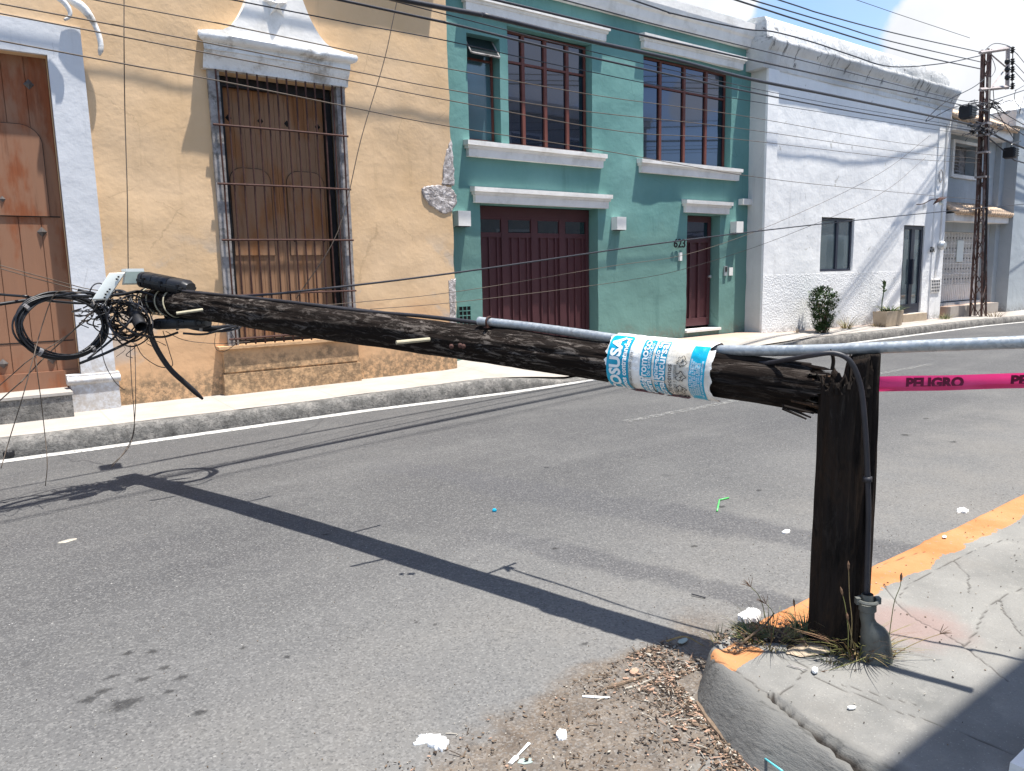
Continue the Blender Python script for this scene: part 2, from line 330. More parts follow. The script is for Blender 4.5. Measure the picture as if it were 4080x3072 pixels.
M['greywood'] = simple('weathered_grey_wood', (.30, .28, .27), .85, var=.35, scale=12, bump=.6, bs=60, dirt=(.12, .11, .1))
M['maroon'] = simple('maroon_paint', (.075, .026, .030), .5, var=.12, scale=2, bump=.1, spec=.4)
M['redframe'] = simple('red_brown_frame_paint', (.145, .048, .036), .5, var=.15, scale=4, bump=.1)
M['rust'] = simple('rusty_iron', (.060, .026, .020), .75, var=.4, scale=25, bump=.4, bs=120)
M['studm'] = simple('old_iron_stud', (.09, .08, .075), .6, var=.3)
M['darkiron'] = simple('dark_iron', (.02, .02, .022), .5, metal=.3, var=.3)
M['black'] = simple('black_rubber', (.012, .012, .014), .42, spec=.5, var=.3, bump=.1)
M['blackdull'] = simple('dark_cable_sheath', (.022, .022, .028), .5, spec=.45, var=.3, bump=.1)
M['thinwire'] = simple('brown_wire', (.11, .085, .065), .6, spec=.3, var=.2, bump=.05)
M['glass'] = glass('upper_window_glass', (.004, .006, .012), .02, (.40, .50, .80), wob=.03)
M['dglass'] = glass('door_lite_glass', (.012, .015, .018), .03, (.6, .7, .78), wob=.03)
M['tglass'] = glass('blue_grey_glass', (.06, .115, .14), .02, (.7, .8, .85), rough=.15)
M['wglass'] = glass('pale_curtained_glass', (.09, .12, .13), .05, (.8, .9, .95), wob=.02)
M['navy'] = simple('navy_frame_paint', (.012, .017, .035), .4, spec=.5, var=.15, bump=.05)
M['galv'] = None; n = N('galvanised_steel'); vo = n.voro(75, out='Color'); sep = nn(n.t, 'ShaderNodeSeparateColor'); n.L(vo, sep.inputs[0])
c = n.ramp(sep.outputs[0], [(0, (.30, .33, .35)), (1, (.42, .45, .47))]); c = n.mix(n.mr(n.noise(16, 6, .7), .56, .7, 0, .7), c, (.2, .195, .19))
M['galv'] = n.done(c, n.mr(sep.outputs[1], 0, 1, .38, .6), .55, .5, n.bump(n.noise(60, 4, .6), .2, .003))
M['poledark'] = mk_wood('creosoted_pole_wood', (.0018, .0016, .0016), (.011, .0075, .006), (.16, .138, .122), 1.0)
M['stump'] = mk_wood('dark_stump_wood', (.002, .0018, .0017), (.017, .013, .011), (.06, .052, .045), .5, .42, (.034, .022, .015))
M['splinter'] = simple('fresh_splintered_wood', (.075, .042, .024), .85, var=.6, scale=30, bump=.6, dirt=(.008, .006, .005))
M['concrete_far'] = None; n = N('pale_sidewalk_tiles'); x, y, z = n.xyz()
c = n.ramp(n.noise(2.2, 6, .6), [(.3, (.32, .29, .26)), (.7, (.40, .372, .34))]); c = n.mix(n.mr(n.noise(9, 7, .7), .55, .75, 0, .5), c, (.3, .27, .235))
jx = n.mr(n.m('ABSOLUTE', n.m('SUBTRACT', n.m('FRACT', n.m('MULTIPLY', x, .8)), .5)), .488, .496); jy = n.mr(n.m('ABSOLUTE', n.m('SUBTRACT', n.m('FRACT', n.m('MULTIPLY', y, 1.7)), .5)), .48, .492)
c = n.mix(n.m('MULTIPLY', n.m('MAXIMUM', jx, jy), .55), c, (.3, .26, .22)); pk = n.m('MULTIPLY', n.mr(x, 9.2, 10), n.mr(n.m('SUBTRACT', y, .0), 9.5, 9.75)); c = n.mix(n.m('MULTIPLY', pk, .7), c, (.46, .31, .23))
M['concrete_far'] = n.done(c, .9, 0, .2, n.bump(n.noise(30, 5, .6), .3, .01))
n = N('old_kerb_stone'); c = n.ramp(n.noise(7, 9, .72), [(.28, (.055, .053, .05)), (.46, (.15, .145, .136)), (.7, (.32, .30, .275))]); c = n.mix(n.mr(n.noise(34, 6, .7), .5, .62, 0, .8), c, (.09, .085, .08))
M['kerb'] = n.done(c, .9, 0, .2, n.bump(n.noise(24, 7, .7), .8, .02))
def mk_near():
    n = N('corner_concrete'); x, y, z = n.xyz(); at = nn(n.t, 'ShaderNodeAttribute', attribute_name='paint'); at2 = nn(n.t, 'ShaderNodeAttribute', attribute_name='crack'); at3 = nn(n.t, 'ShaderNodeAttribute', attribute_name='nose')
    c = n.ramp(n.noise(2.0, 7, .62), [(.28, (.13, .13, .124)), (.5, (.195, .192, .181)), (.72, (.245, .241, .226))])
    c = n.mix(n.mr(n.noise(7, 7, .7), .5, .72, 0, .5), c, (.28, .272, .25)); c = n.mix(n.mr(n.noise(1.1, 4, .6), .5, .66, 0, .5), c, (.22, .207, .187))
    c = n.mix(n.mr(n.noise(160, 3, .7), .56, .72, 0, .6), c, (.10, .10, .095)); c = n.mix(n.mr(n.noise(120, 2, .6), .63, .7, 0, .5), c, (.36, .355, .33))
    # pinkish tint beside the stump
    vd = nn(n.t, 'ShaderNodeVectorMath', operation='DISTANCE'); n.L(n.co, vd.inputs[0]); vd.inputs[1].default_value = (3.0, 1.36, .15); c = n.mix(n.mr(n.m('ADD', vd.outputs['Value'], n.m('MULTIPLY', n.noise(6, 5, .6), .2)), .38, .2, 0, .55), c, (.27, .17, .15))
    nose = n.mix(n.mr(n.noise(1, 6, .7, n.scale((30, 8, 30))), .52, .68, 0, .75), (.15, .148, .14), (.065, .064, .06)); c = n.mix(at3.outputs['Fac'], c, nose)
    pe = n.m('ADD', at.outputs['Fac'], n.m('MULTIPLY', n.m('SUBTRACT', n.noise(7, 9, .74), .5), 1.95)); pf = n.mr(pe, .5, .53)
    pf = n.m('MULTIPLY', pf, n.mr(n.noise(30, 7, .75), .66, .60)); pf = n.m('MULTIPLY', pf, n.mr(at.outputs['Fac'], .02, .1))
    pcol = n.ramp(n.noise(4, 5, .6), [(.3, (.40, .155, .055)), (.7, (.46, .235, .11))]); c = n.mix(pf, c, pcol)
    ck = n.mr(at2.outputs['Fac'], .25, .8); c = n.mix(ck, c, (.035, .03, .026))
    h = n.m('ADD', n.m('MULTIPLY', n.noise(70, 5, .65), .6), n.noise(9, 5, .6)); h = n.m('ADD', h, n.m('MULTIPLY', at3.outputs['Fac'], n.m('MULTIPLY', n.noise(1, 6, .7, n.scale((60, 14, 60))), 1.6)))
    return n.done(c, .88, 0, .25, n.bump(h, .5, .01))
M['near'] = mk_near()
M['roadpaint'] = None; n = N('worn_white_road_paint'); f = n.noise(22, 7, .75); al = n.mr(f, .40, .46)
M['roadpaint'] = n.done(n.ramp(n.noise(5, 4, .6), [(.3, (.40, .39, .37)), (.7, (.55, .54, .52))]), .85, 0, .2, None, al)
n = N('faint_centre_paint'); al = n.mr(n.noise(18, 7, .75), .44, .6, 0, .8); M['dashpaint'] = n.done((.26, .26, .25), .85, 0, .2, None, al)
n = N('oil_stain'); fa = nn(n.t, 'ShaderNodeAttribute', attribute_name='fade'); al = n.m('MULTIPLY', n.mr(n.m('ADD', fa.outputs['Fac'], n.m('MULTIPLY', n.m('SUBTRACT', n.noise(22, 7, .75), .5), 1.5)), .2, .7), .45); M['stain'] = n.done((.03, .03, .031), .8, 0, .2, None, al)
M['soil'] = simple('dark_soil', (.045, .034, .027), .95, var=.5, scale=22, bump=.8, bs=50, bd=.02, dirt=(.10, .08, .06))
M['leaf'] = simple('shrub_leaf', (.055, .095, .035), .6, var=.5, scale=30, bump=0)
M['leafd'] = simple('weed_green', (.05, .085, .03), .65, var=.5, scale=40, bump=0)
M['dry'] = simple('dry_grass', (.24, .18, .085), .8, var=.35, scale=40, bump=0)
M['drydark'] = simple('dry_seed_head', (.17, .10, .06), .8, var=.35, scale=60, bump=0)
M['olive'] = simple('olive_grass', (.17, .17, .06), .7, var=.4, scale=40, bump=0)
M['twig'] = simple('brown_twig', (.11, .075, .05), .85, var=.4, scale=50)
M['greywood_dark'] = simple('torn_grey_fibre', (.07, .06, .05), .9, var=.5, scale=60, bump=.6, dirt=(.012, .01, .009))
M['chip1'] = simple('pink_wood_chip', (.34, .22, .155), .85, var=.25, scale=50)
M['chip2'] = simple('tan_leaf_litter', (.15, .108, .075), .85, var=.35, scale=50)
M['chip3'] = simple('pale_chip', (.36, .33, .28), .85, var=.2, scale=50)
M['chip4'] = simple('dark_litter', (.045, .033, .025), .9, var=.35, scale=50)
M['foam'] = simple('white_litter', (.80, .80, .79), .6, var=.06, scale=30, bump=.4, bs=80)
M['pole_steel'] = simple('painted_lattice_steel', (.10, .055, .045), .7, var=.4, scale=6, bump=.2, dirt=(.2, .17, .16))
M['bootm'] = simple('dull_grey_boot_metal', (.125, .13, .12), .6, metal=.25, var=.2, scale=14, bump=.3, dirt=(.07, .07, .06))
M['arm_steel'] = simple('grey_bracket_steel', (.34, .30, .29), .65, metal=.2, var=.25, scale=6)
M['boxwhite'] = simple('white_enclosure_plastic', (.74, .78, .75), .4, spec=.5, var=.05, bump=.05)
M['boxgrey'] = simple('grey_green_enclosure_plastic', (.30, .36, .33), .5, spec=.4, var=.12, bump=.1)
M['tile'] = simple('clay_roof_tile', (.62, .46, .33), .85, var=.25, scale=8, bump=.4)
M['straw_teal'] = simple('cyan_straw', (.12, .55, .62), .35, spec=.5, var=.05, bump=0)
M['straw_green'] = simple('green_straw', (.10, .52, .14), .35, spec=.5, var=.05, bump=0)
M['capred'] = simple('red_bottle_cap_paint', (.55, .06, .09), .35, spec=.5, var=.2, bump=.1)
M['stuccolamp'] = simple('pale_lamp_box_plaster', (.78, .76, .72), .75, var=.06, bump=.1)
M['planter'] = simple('tan_concrete_planter', (.42, .34, .25), .9, var=.15, scale=5, bump=.5, bs=60)
M['masonry'] = None; n = N('exposed_masonry'); f = n.noise(13, 8, .75); c = n.ramp(f, [(.36, (.26, .235, .225)), (.48, (.40, .36, .345)), (.58, (.74, .69, .67))]); M['masonry'] = n.done(c, .95, 0, .1, n.bump(f, 1.0, .06))
M['meterm'] = simple('steel_meter_case', (.5, .52, .53), .35, metal=.5, var=.2)
M['darkvoid'] = simple('dark_opening', (.02, .018, .018), .9, var=.2)
M['bandbeige'] = simple('beige_binding_wire', (.42, .38, .27), .6, var=.2)
M['paint_a'] = simple('house_number_black', (.01, .01, .012), .4, var=.1)
n = N('pink_barrier_film'); n.b.inputs['Transmission Weight'].default_value = 0
M['pink'] = n.done(n.ramp(n.noise(8, 3, .5), [(.3, (.68, .05, .19)), (.7, (.80, .11, .30))]), .38, 0, .5, n.bump(n.noise(9, 4, .6), .35, .02))
tr = nn(n.t, 'ShaderNodeBsdfTranslucent'); tr.inputs[0].default_value = (.9, .05, .25, 1); ms = nn(n.t, 'ShaderNodeMixShader'); ms.inputs[0].default_value = .5
n.t.links.new(n.b.outputs[0], ms.inputs[1]); n.t.links.new(tr.outputs[0], ms.inputs[2]); n.t.links.new(ms.outputs[0], n.out.inputs[0])
M['ink'] = simple('dark_printed_ink', (.16, .012, .045), .6, var=.2, bump=0)
n = N('crumpled_white_poster'); f = n.noise(14, 8, .75, dist=1.0); c = n.ramp(n.noise(6, 6, .6), [(.3, (.58, .53, .44)), (.6, (.86, .86, .84))])
cr = n.mr(n.m('ABSOLUTE', n.m('SUBTRACT', n.noise(9, 6, .7, dist=1.2), .5)), .012, 0); c = n.mix(n.m('MULTIPLY', cr, .5), c, (.3, .28, .25)); M['poster'] = n.done(c, .3, 0, .5, n.bump(f, .5, .008))
n = N('blue_poster_print'); f = n.noise(14, 8, .75, dist=1.0); c = n.ramp(n.noise(7, 5, .6), [(.3, (.0, .27, .44)), (.7, (.0, .40, .60))]); c = n.mix(n.mr(n.noise(18, 7, .75, dist=1.2), .64, .68, 0, .75), c, (.7, .78, .8)); M['blue'] = n.done(c, .3, 0, .5, n.bump(f, .45, .008))
M['posterwhite'] = simple('white_printed_letters', (.82, .84, .84), .35, var=.08, bump=.2)
M['tapebrown'] = simple('old_brown_packing_tape', (.33, .27, .21), .4, spec=.5, var=.2)

# ------------------------------------------------------------------ ground, road, pavements
def road_z(x, y): return -.05*sstep(5.2, 8.9, y)
g = MB(); g.box(-300, 300, -300, 300, -.6, -.25); tag(g.build('ground', M['soil']), 'bare earth ground reaching the horizon', 'ground', kind='structure')
rd = MB(); xs = [-60, -20, -8]+[-8+i*1.0 for i in range(1, 50)]+[60, 120, 250]; ys = [-60, -20, -6, -2, 0, .8, 1.6, 2.4, 3.2, 4, 4.8, 5.4, 6, 6.6, 7.2, 7.8, 8.4, 9.0, 9.6]
ids = [[rd.pt((x, y, road_z(x, y))) for y in ys] for x in xs]
for i in range(len(xs)-1):
    for j in range(len(ys)-1): rd.face(ids[i][j], ids[i+1][j], ids[i+1][j+1], ids[i][j+1])
tag(rd.build('road', M['asphalt'], smooth=True), 'sunlit grey asphalt street with oil spots', 'road', kind='structure')
KERBTOP = [(-20, .125), (1, .13), (3.5, .11), (6.0, .15), (6.9, .05), (7.4, -.02), (11.2, -.02), (12.6, .06), (14.5, .12), (21, .11), (30, .1), (120, .1)]
WALLZ = [(-20, .16), (6.1, .165), (6.5, .25), (13.8, .24), (14.6, .19), (18, .15), (22, .11), (30, .12), (120, .12)]
KERBY = [(-20, 8.68), (1.3, 8.5), (4, 8.56), (6.2, 8.44), (7.3, 8.5), (12, 8.78), (16, 8.7), (22, 8.62), (24.5, 8.35), (27, 8.45), (30, 8.6), (120, 8.6)]
def walkz(x, y):
    ky = pw(x, KERBY); t = max(0, min(1, (y-ky)/(9.7-ky))); return lerp(pw(x, KERBTOP), pw(x, WALLZ), t)
sw = MB(); xs = [-30+i*1.0 for i in range(28)]+[-2+i*.22 for i in range(160)]+[33.5, 40, 60, 120]; ts = [0, .12, .25, .5, .75, 1, 1.45]
ids = []
for x in xs:
    ky = pw(x, KERBY); ids.append([sw.pt((x, lerp(ky+.16, 9.7, t), walkz(x, lerp(ky+.16, 9.7, min(t, 1)))+.004*noise.noise((x*2, t*3, 0)))) for t in ts])
for a, b in zip(ids, ids[1:]):
    for j in range(len(ts)-1): sw.face(a[j], b[j], b[j+1], a[j+1])
tag(sw.build('sidewalk', M['concrete_far'], smooth=True), 'pale tiled pavement under the house fronts', 'sidewalk', kind='structure')
kb = MB(); ids = []
for x in xs:
    if x > 60: continue
    ky = pw(x, KERBY); kz = pw(x, KERBTOP); rows = []
    for k, (dy, fz) in enumerate(((.0, -.12), (.0, 0), (.008, .45), (.02, .8), (.05, 1.0), (.17, 1.0))):
        z = -.12 if k == 0 else lerp(-.06, kz, fz); w = .014*noise.noise((x*3.1, k*.7, 4)); rows.append(kb.pt((x, ky+dy+w, z+.01*noise.noise((x*4, k, 9))*(k > 1)+(.003 if k == 5 else 0))))
    ids.append(rows)
for a, b in zip(ids, ids[1:]):
    for j in range(5): kb.face(a[j], b[j], b[j+1], a[j+1])
tag(kb.build('kerb', M['kerb'], smooth=True), 'stained old stone kerb across the street', 'kerb', kind='structure')
# road markings
def strip(name, x0, x1, y, w, mat, lab, wob=.02, step=.2, lift=.004):
    b = MB(); n = int((x1-x0)/step); pr = None
    for i in range(n+1):
        x = x0+(x1-x0)*i/n; yy = y(x) if callable(y) else y; w1 = w*(1+wob*3*noise.noise((x*3, 0, 1)))
        a = b.pt((x, yy-w1/2, road_z(x, yy-w1/2)+lift)); c = b.pt((x, yy+w1/2, road_z(x, yy+w1/2)+lift))
        if pr: b.face(pr[0], a, c, pr[1])
        pr = (a, c)
    return tag(b.build(name, mat), lab, 'road marking', kind='structure')
strip('road_edge_line', -20, 45, lambda x: pw(x, KERBY)-.125, .16, M['roadpaint'], 'white edge line along the far kerb')
for k, (a, b_) in enumerate(((5.7, 7.9), (11.0, 12.7), (16.2, 18.0), (21.5, 23.2), (.4, 2.0))):
    if k < 4: strip('centre_dash', a, b_, 5.64, .12, M['dashpaint'], 'worn white centre dash on the road')
# oil stains as thin wet-looking patches
st = MB(); fade = []
for (px, py, w) in ((268, 1523, .13), (190, 1512, .07), (222, 1495, .06), (395, 1463, .06), (310, 1468, .05), (355, 1443, .05), (365, 1495, .04), (432, 1540, .06), (274, 1412, .045), (330, 1408, .05), (242, 1462, .05), (1640, 1060, .05), (1560, 1095, .06), (1500, 1180, .04), (1955, 940, .09), (2060, 955, .08), (2000, 905, .08), (1180, 1010, .05), (1200, 1185, .05), (1262, 1392, .03), (900, 1345, .03), (940, 1350, .025), (705, 1155, .05), (525, 1400, .03), (620, 1420, .03)):
    p = V(px, py, 2, 0); n = 22; c0 = st.pt((p.x, p.y, .003)); fade.append(1.0); r = []; w *= .78
    for k in range(n):
        a = 2*math.pi*k/n; q = w*(.5+.9*abs(noise.noise((math.cos(a)*1.5+px, math.sin(a)*1.5, 0)))+.25); r.append(st.pt((p.x+q*math.cos(a)*1.1, p.y+q*math.sin(a)*.8, .003))); fade.append(0.0)
    for k in range(n): st.face(c0, r[k], r[(k+1)%n])
so = st.build('road_stains', M['stain']); fa_ = so.data.attributes.new('fade', 'FLOAT', 'POINT'); fa_.data.foreach_set('value', fade)
tag(so, 'dark oil spots on the asphalt', 'stain', kind='structure')
# near corner pavement with rounded kerb nose, cracks and orange paint
def polyd(p, pts):
    best = 9
    for (ax, ay), (bx, by) in zip(pts, pts[1:]):
        dx, dy = bx-ax, by-ay; t = max(0, min(1, ((p[0]-ax)*dx+(p[1]-ay)*dy)/(dx*dx+dy*dy+1e-9))); best = min(best, math.hypot(p[0]-ax-t*dx, p[1]-ay-t*dy))
    return best
def gp(*pp): return [tuple(V(x, y, 2, .15)[:2]) for x, y in pp]
groove = gp((1665, 1500), (1690, 1522), (1740, 1560), (1800, 1600), (1860, 1640), (1915, 1680), (1990, 1740))
cracks = [gp((1533, 1412), (1560, 1430), (1600, 1455), (1625, 1470), (1648, 1492), (1690, 1496)), gp((1690, 1496), (1720, 1470), (1728, 1455), (1745, 1440)), gp((1650, 1398), (1690, 1418), (1740, 1435), (1790, 1452)),
          gp((1755, 1460), (1810, 1482), (1870, 1505), (1920, 1530), (2000, 1552), (2100, 1590), (2200, 1630)), gp((1820, 1478), (1900, 1500), (1980, 1520)),
          gp((1935, 1300), (1970, 1330), (2010, 1352), (2055, 1378), (2085, 1395)), gp((1945, 1290), (1960, 1265), (2010, 1235), (2060, 1210), (2120, 1180), (2212, 1150)), gp((2085, 1395), (2110, 1360), (2120, 1325), (2160, 1290), (2212, 1268)),
          gp((2160, 1290), (2175, 1330), (2212, 1375)), gp((2090, 1400), (2140, 1440), (2180, 1470)), gp((1900, 1225), (1960, 1200), (2000, 1190)), gp((1910, 1260), (1935, 1300)), gp((2060, 1210), (2090, 1240), (2095, 1280))]
soilpatch = gp((1575, 1395), (1600, 1378), (1650, 1368), (1710, 1362), (1765, 1372))
def nose_x(y): return 1.92+.06*noise.noise((y*3, 0, 0))*.4+(.42*(y-1.34) if y > 1.34 else 0)
nb = MB(); xs = []; x = 1.84
while x < 4.3: xs.append(x); x += .0145
while x < 60: xs.append(x); x += .02+(x-4.3)*.25
ys = [-6, -3, -1.5, -.6, -.2]+[.1+i*.0145 for i in range(121)]
att = {'paint': [], 'crack': [], 'nose': []}; ids = []
for x in xs:
    row = []
    for y in ys:
        dx = x-nose_x(y); dy = 1.805+.01*noise.noise((x*2.3, 5, 0))-y
        rr = .22
        if dx < rr and dy < rr and y > 1.4: d = rr-math.hypot(rr-dx, rr-dy)
        else: d = min(dx, dy)
        w = .135 if dx < dy+.05 else .05; w = lerp(.05, .135, sstep(-.1, .12, dy-dx))
        t = max(-.6, min(1, d/w)); z = .15*math.sin(max(0, t)*math.pi/2) if t > 0 else t*.15
        z += .006*fbm((x*1.3, y*1.3, 0), 3)+.0025*fbm((x*9, y*9, 1), 4)
        if -.02 < t < 1: z += .006*fbm((x*12, y*5, 2), 4)
        cr = 0
        wob = .012*noise.noise((x*9, y*9, 3))
        if x < 4.4 and y > .05:
            q = polyd((x+wob, y+wob), groove); gw = .017*(.45+.6*sstep(1.75, 1.2, y)); k = sstep(gw, gw*.55, q); z -= .05*k; cr = max(cr, k)
            for c_ in cracks:
                q = polyd((x+wob, y+.01*noise.noise((x*13, y*13, 7))), c_); k = sstep(.012, .002, q); z -= .006*k; cr = max(cr, k*.62)
            q = polyd((x, y), soilpatch)+.03*noise.noise((x*14, y*14, 0)); z -= .02*sstep(.075, .03, q); cr = max(cr, .6*sstep(.075, .04, q)*0)
        pb = 0
        if x > 2.5: pb = sstep(1.545, 1.63, y+.03*noise.noise((x*5, y*2, 2)))*1.0*(.98+.5*noise.noise((x*3.2, y*6, 8)))*(1 if x < 9 else .5)
        else:
            e = min((x-2.135-.33*(y-1.58))/.02, (2.375-x)/.02, (y-1.565-.08*(x-2.15))/.02, (1.735-y)/.02); pb = max(0, min(1.3, e*1.0)) if e > 0 else 0
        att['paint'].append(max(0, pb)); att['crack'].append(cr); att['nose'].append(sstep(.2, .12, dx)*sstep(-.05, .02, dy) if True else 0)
        row.append(nb.pt((x, y, z)))
    ids.append(row)
for a, b in zip(ids, ids[1:]):
    for j in range(len(ys)-1): nb.face(a[j], b[j], b[j+1], a[j+1])
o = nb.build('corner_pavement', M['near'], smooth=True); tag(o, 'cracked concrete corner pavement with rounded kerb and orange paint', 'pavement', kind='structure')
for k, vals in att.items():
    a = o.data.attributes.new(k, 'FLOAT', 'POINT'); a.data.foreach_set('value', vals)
sp = MB()   # soil in the gap round the stump
def blobpoly(b, pts, z0, h, seed):
    cx = sum(p[0] for p in pts)/len(pts); cy = sum(p[1] for p in pts)/len(pts); R_ = []
    for f in (1, .8, .5, .2):
        R_.append([b.pt((cx+(p[0]-cx)*f, cy+(p[1]-cy)*f, z0+h*(1-f)**.5+.008*noise.noise((p[0]*30*f, p[1]*30, seed))*(f < 1))) for p in pts])
    for A, B in zip(R_, R_[1:]):
        for k in range(len(pts)): b.face(A[k], A[(k+1)%len(pts)], B[(k+1)%len(pts)], B[k])
    b.face(*R_[-1])
def jig(pts, n=5, a=.02):
    out_ = []
    for i, p in enumerate(pts):
        q = pts[(i+1)%len(pts)]
        for k in range(n):
            t = k/n; out_.append((lerp(p[0], q[0], t)+RND.uniform(-a, a), lerp(p[1], q[1], t)+RND.uniform(-a, a)))
    return out_
blobpoly(sp, jig(gp((1595, 1380), (1620, 1362), (1650, 1352), (1700, 1348), (1765, 1352), (1830, 1375), (1912, 1380), (1925, 1405), (1880, 1424), (1800, 1432), (1720, 1420), (1690, 1408), (1655, 1398), (1640, 1388), (1620, 1382)), 5, .012), .138, .022, 1)
tag(sp.build('soil', M['soil'], smooth=True), 'dark soil gathered round the pole base', 'soil', kind='stuff')
cp = MB(); blobpoly(cp, jig(gp((1695, 1415), (1720, 1392), (1790, 1390), (1810, 1400), (1808, 1410), (1730, 1420)), 3, .006), .155, .012, 4)
tag(cp.build('concrete_fragment', M['planter'], smooth=True), 'flat broken concrete piece in front of the stump', 'rubble')

# ------------------------------------------------------------------ buildings
def wall_grid(name, mat, parent, X0, X1, Z0, Z1, Y, openings=(), depth=.25, step=.14, amp=.012, seed=0, jamb=None, edgeamp=0):
    xs = sorted(set([X0, X1]+[v for o_ in openings for v in o_[:2]])); zs = sorted(set([Z0, Z1]+[v for o_ in openings for v in o_[2:4]]))
    def sub(a):
        r = [a[0]]
        for p, q in zip(a, a[1:]):
            n = max(1, round((q-p)/step)); r += [p+(q-p)*k/n for k in range(1, n)]+[q]
        return r
    xs = sub(xs); zs = sub(zs); b = MB(); ids = {}
    def disp(x, z): return amp*(1.3*noise.noise((x*.8+seed, z*1.1, seed))+.8*noise.noise((x*2.3, z*2.6, seed+3))+.35*noise.noise((x*6, z*6, seed)))
    for i, x in enumerate(xs):
        for j, z in enumerate(zs): ids[i, j] = b.pt((x+(edgeamp*noise.noise((z*3, seed, 1)) if i == len(xs)-1 else 0), Y+disp(x, z), z))
    def inside(i, j):
        cx = (xs[i]+xs[i+1])/2; cz = (zs[j]+zs[j+1])/2
        return any(o_[0] < cx < o_[1] and o_[2] < cz < o_[3] for o_ in openings)
    for i in range(len(xs)-1):
        for j in range(len(zs)-1):
            if not inside(i, j): b.face(ids[i, j], ids[i+1, j], ids[i+1, j+1], ids[i, j+1])
    for o_ in openings:       # reveals
        d = o_[4] if len(o_) > 4 else depth
        for i in range(len(xs)-1):
            if o_[0]-1e-6 <= xs[i] < o_[1]-1e-6:
                for z, fl in ((o_[2], 0), (o_[3], 1)):
                    j = zs.index(z); a, c = ids[i, j], ids[i+1, j]; e = b.pt((xs[i], Y+d, z)); f = b.pt((xs[i+1], Y+d, z))
                    b.face(*((a, c, f, e) if not fl else (c, a, e, f)))
        for j in range(len(zs)-1):
            if o_[2]-1e-6 <= zs[j] < o_[3]-1e-6:
                for x, fl in ((o_[0], 0), (o_[1], 1)):
                    i = xs.index(x); a, c = ids[i, j], ids[i, j+1]; e = b.pt((x, Y+d, zs[j])); f = b.pt((x, Y+d, zs[j+1]))
                    b.face(*((c, a, e, f) if not fl else (a, c, f, e)))
    return b.build(name, mat, parent, autos=35)
def body(name, mat, parent, X0, X1, Y0, Y1, Z1, Z0=-.2):
    b = MB(); b.box(X0, X1, Y0, Y1, Z0, Z1); return b.build(name, mat, parent)
PROF_HOOD = [(.0, 0), (.085, 0), (.085, .045), (.075, .055), (.085, .13), (.115, .15), (.115, .21), (.0, .225)]
def hood(par, x0, x1, Y, z0, name='window_hood', mat='trim', h=.22, out_=1.0):
    k = h/.22; b = MB(); b.mould(x0+.05, x1-.05, Y, [(-.02, 0), (.08*out_, 0), (.088*out_, .11*k), (-.02, .11*k)], .002, seed=x0)
    b.mould(x0+.02, x1-.02, Y, [(-.02, .111*k), (.10*out_, .111*k), (.115*out_, .15*k), (-.02, .15*k)], .002, seed=x0+1)
    b.mould(x0, x1, Y, [(-.02, .151*k), (.14*out_, .151*k), (.142*out_, .215*k), (-.02, .235*k)], .003, seed=x0+2); return b.build(name, M[mat], par)

# ---- yellow house
Yy = 9.7
yh = thing('yellow_house', (3, Yy, .15), 'ochre yellow house with big wooden door and barred window with white hood', 'house')
wall_grid('wall', M['yellow'], yh, -9, 6.17, -.15, 7.2, Yy, [(-.75, 1.12, .1, 4.0, .3), (2.86, 4.42, .77, 4.08, .42)], amp=.012, seed=1, step=.11, edgeamp=.03)
body('roof', M['dullwall'], yh, -9, 6.1, Yy+.5, Yy+7, 6.9)
b = MB(); b.mould(-9, 6.15, Yy, [(0, 6.42), (.1, 6.42), (.14, 6.5), (.3, 6.62), (.34, 6.62), (.34, 6.75), (0, 6.78)], .01, seed=2); b.build('cornice', M['trim'], yh)
# door surround
b = MB(); b.prism([(1.12, .5), (1.47, .5), (1.455, 4.33), (-1.08, 4.33), (-1.08, 4.002), (1.12, 4.0)], Yy-.045, Yy+.05); b.prism([(-1.08, .5), (-.75, .5), (-.75, 4.0), (-1.08, 4.0)], Yy-.045, Yy+.05)
ds = b.build('door_surround', M['pilaster'], yh)
for xa, xb in ((.99, 1.49), (-1.1, -.62)):
    b = MB(); b.box(xa+.01, xb-.01, Yy-.12, Yy+.05, -.1, .47); b.build('pilaster_base', M['pilaster'], yh)
for xa, xb in ((.97, 1.50), (-1.12, -.6)):
    b = MB()
    pr = [(-.02, .47), (.125, .47), (.14, .485), (.15, .51), (.145, .535), (.125, .55), (.10, .552), (.098, .575), (-.02, .58)]
    b.mould(xa, xb, Yy, pr, .002); b.build('pilaster_moulding', M['pilaster'], yh, autos=50)
# door leaf with planks, wicket door and studs
Yd = Yy+.14
dr = MB()
for k in range(9):
    x0 = -.75+k*.208; dr.box(x0, min(1.12, x0+.2), Yd, Yd+.05, .62, 4.0)
dr.box(-.75, 1.12, Yd+.012, Yd+.06, .4, 4.0)
door = dr.build('door', M['door'], yh)
wk = MB(); a = []
x0, x1, z0, z1, r = -.15, 1.0, 2.33, 3.29, .2
for k in range(9): t = math.pi/2*k/8; a.append((x1-r+r*math.cos(t), z1-r+r*math.sin(t)))
for k in range(9): t = math.pi/2+math.pi/2*k/8; a.append((x0+r+r*math.cos(t), z1-r+r*math.sin(t)))
a += [(x0, z0), (x1, z0)]
wk.prism(a, Yd-.018, Yd+.01); wk.build('wicket_panel', M['door'], door)
ln = MB(); ln.tube([(p[0], Yd-.012, p[1]) for p in a]+[(a[0][0], Yd-.012, a[0][1])], .007, 5); ln.build('panel_groove', M['darkvoid'], door)
for k, zz in enumerate((.95, 2.32)):
    l2 = MB(); l2.box(-.75, 1.1, Yd-.004, Yd, zz, zz+.012); l2.build('panel_groove', M['darkvoid'], door)
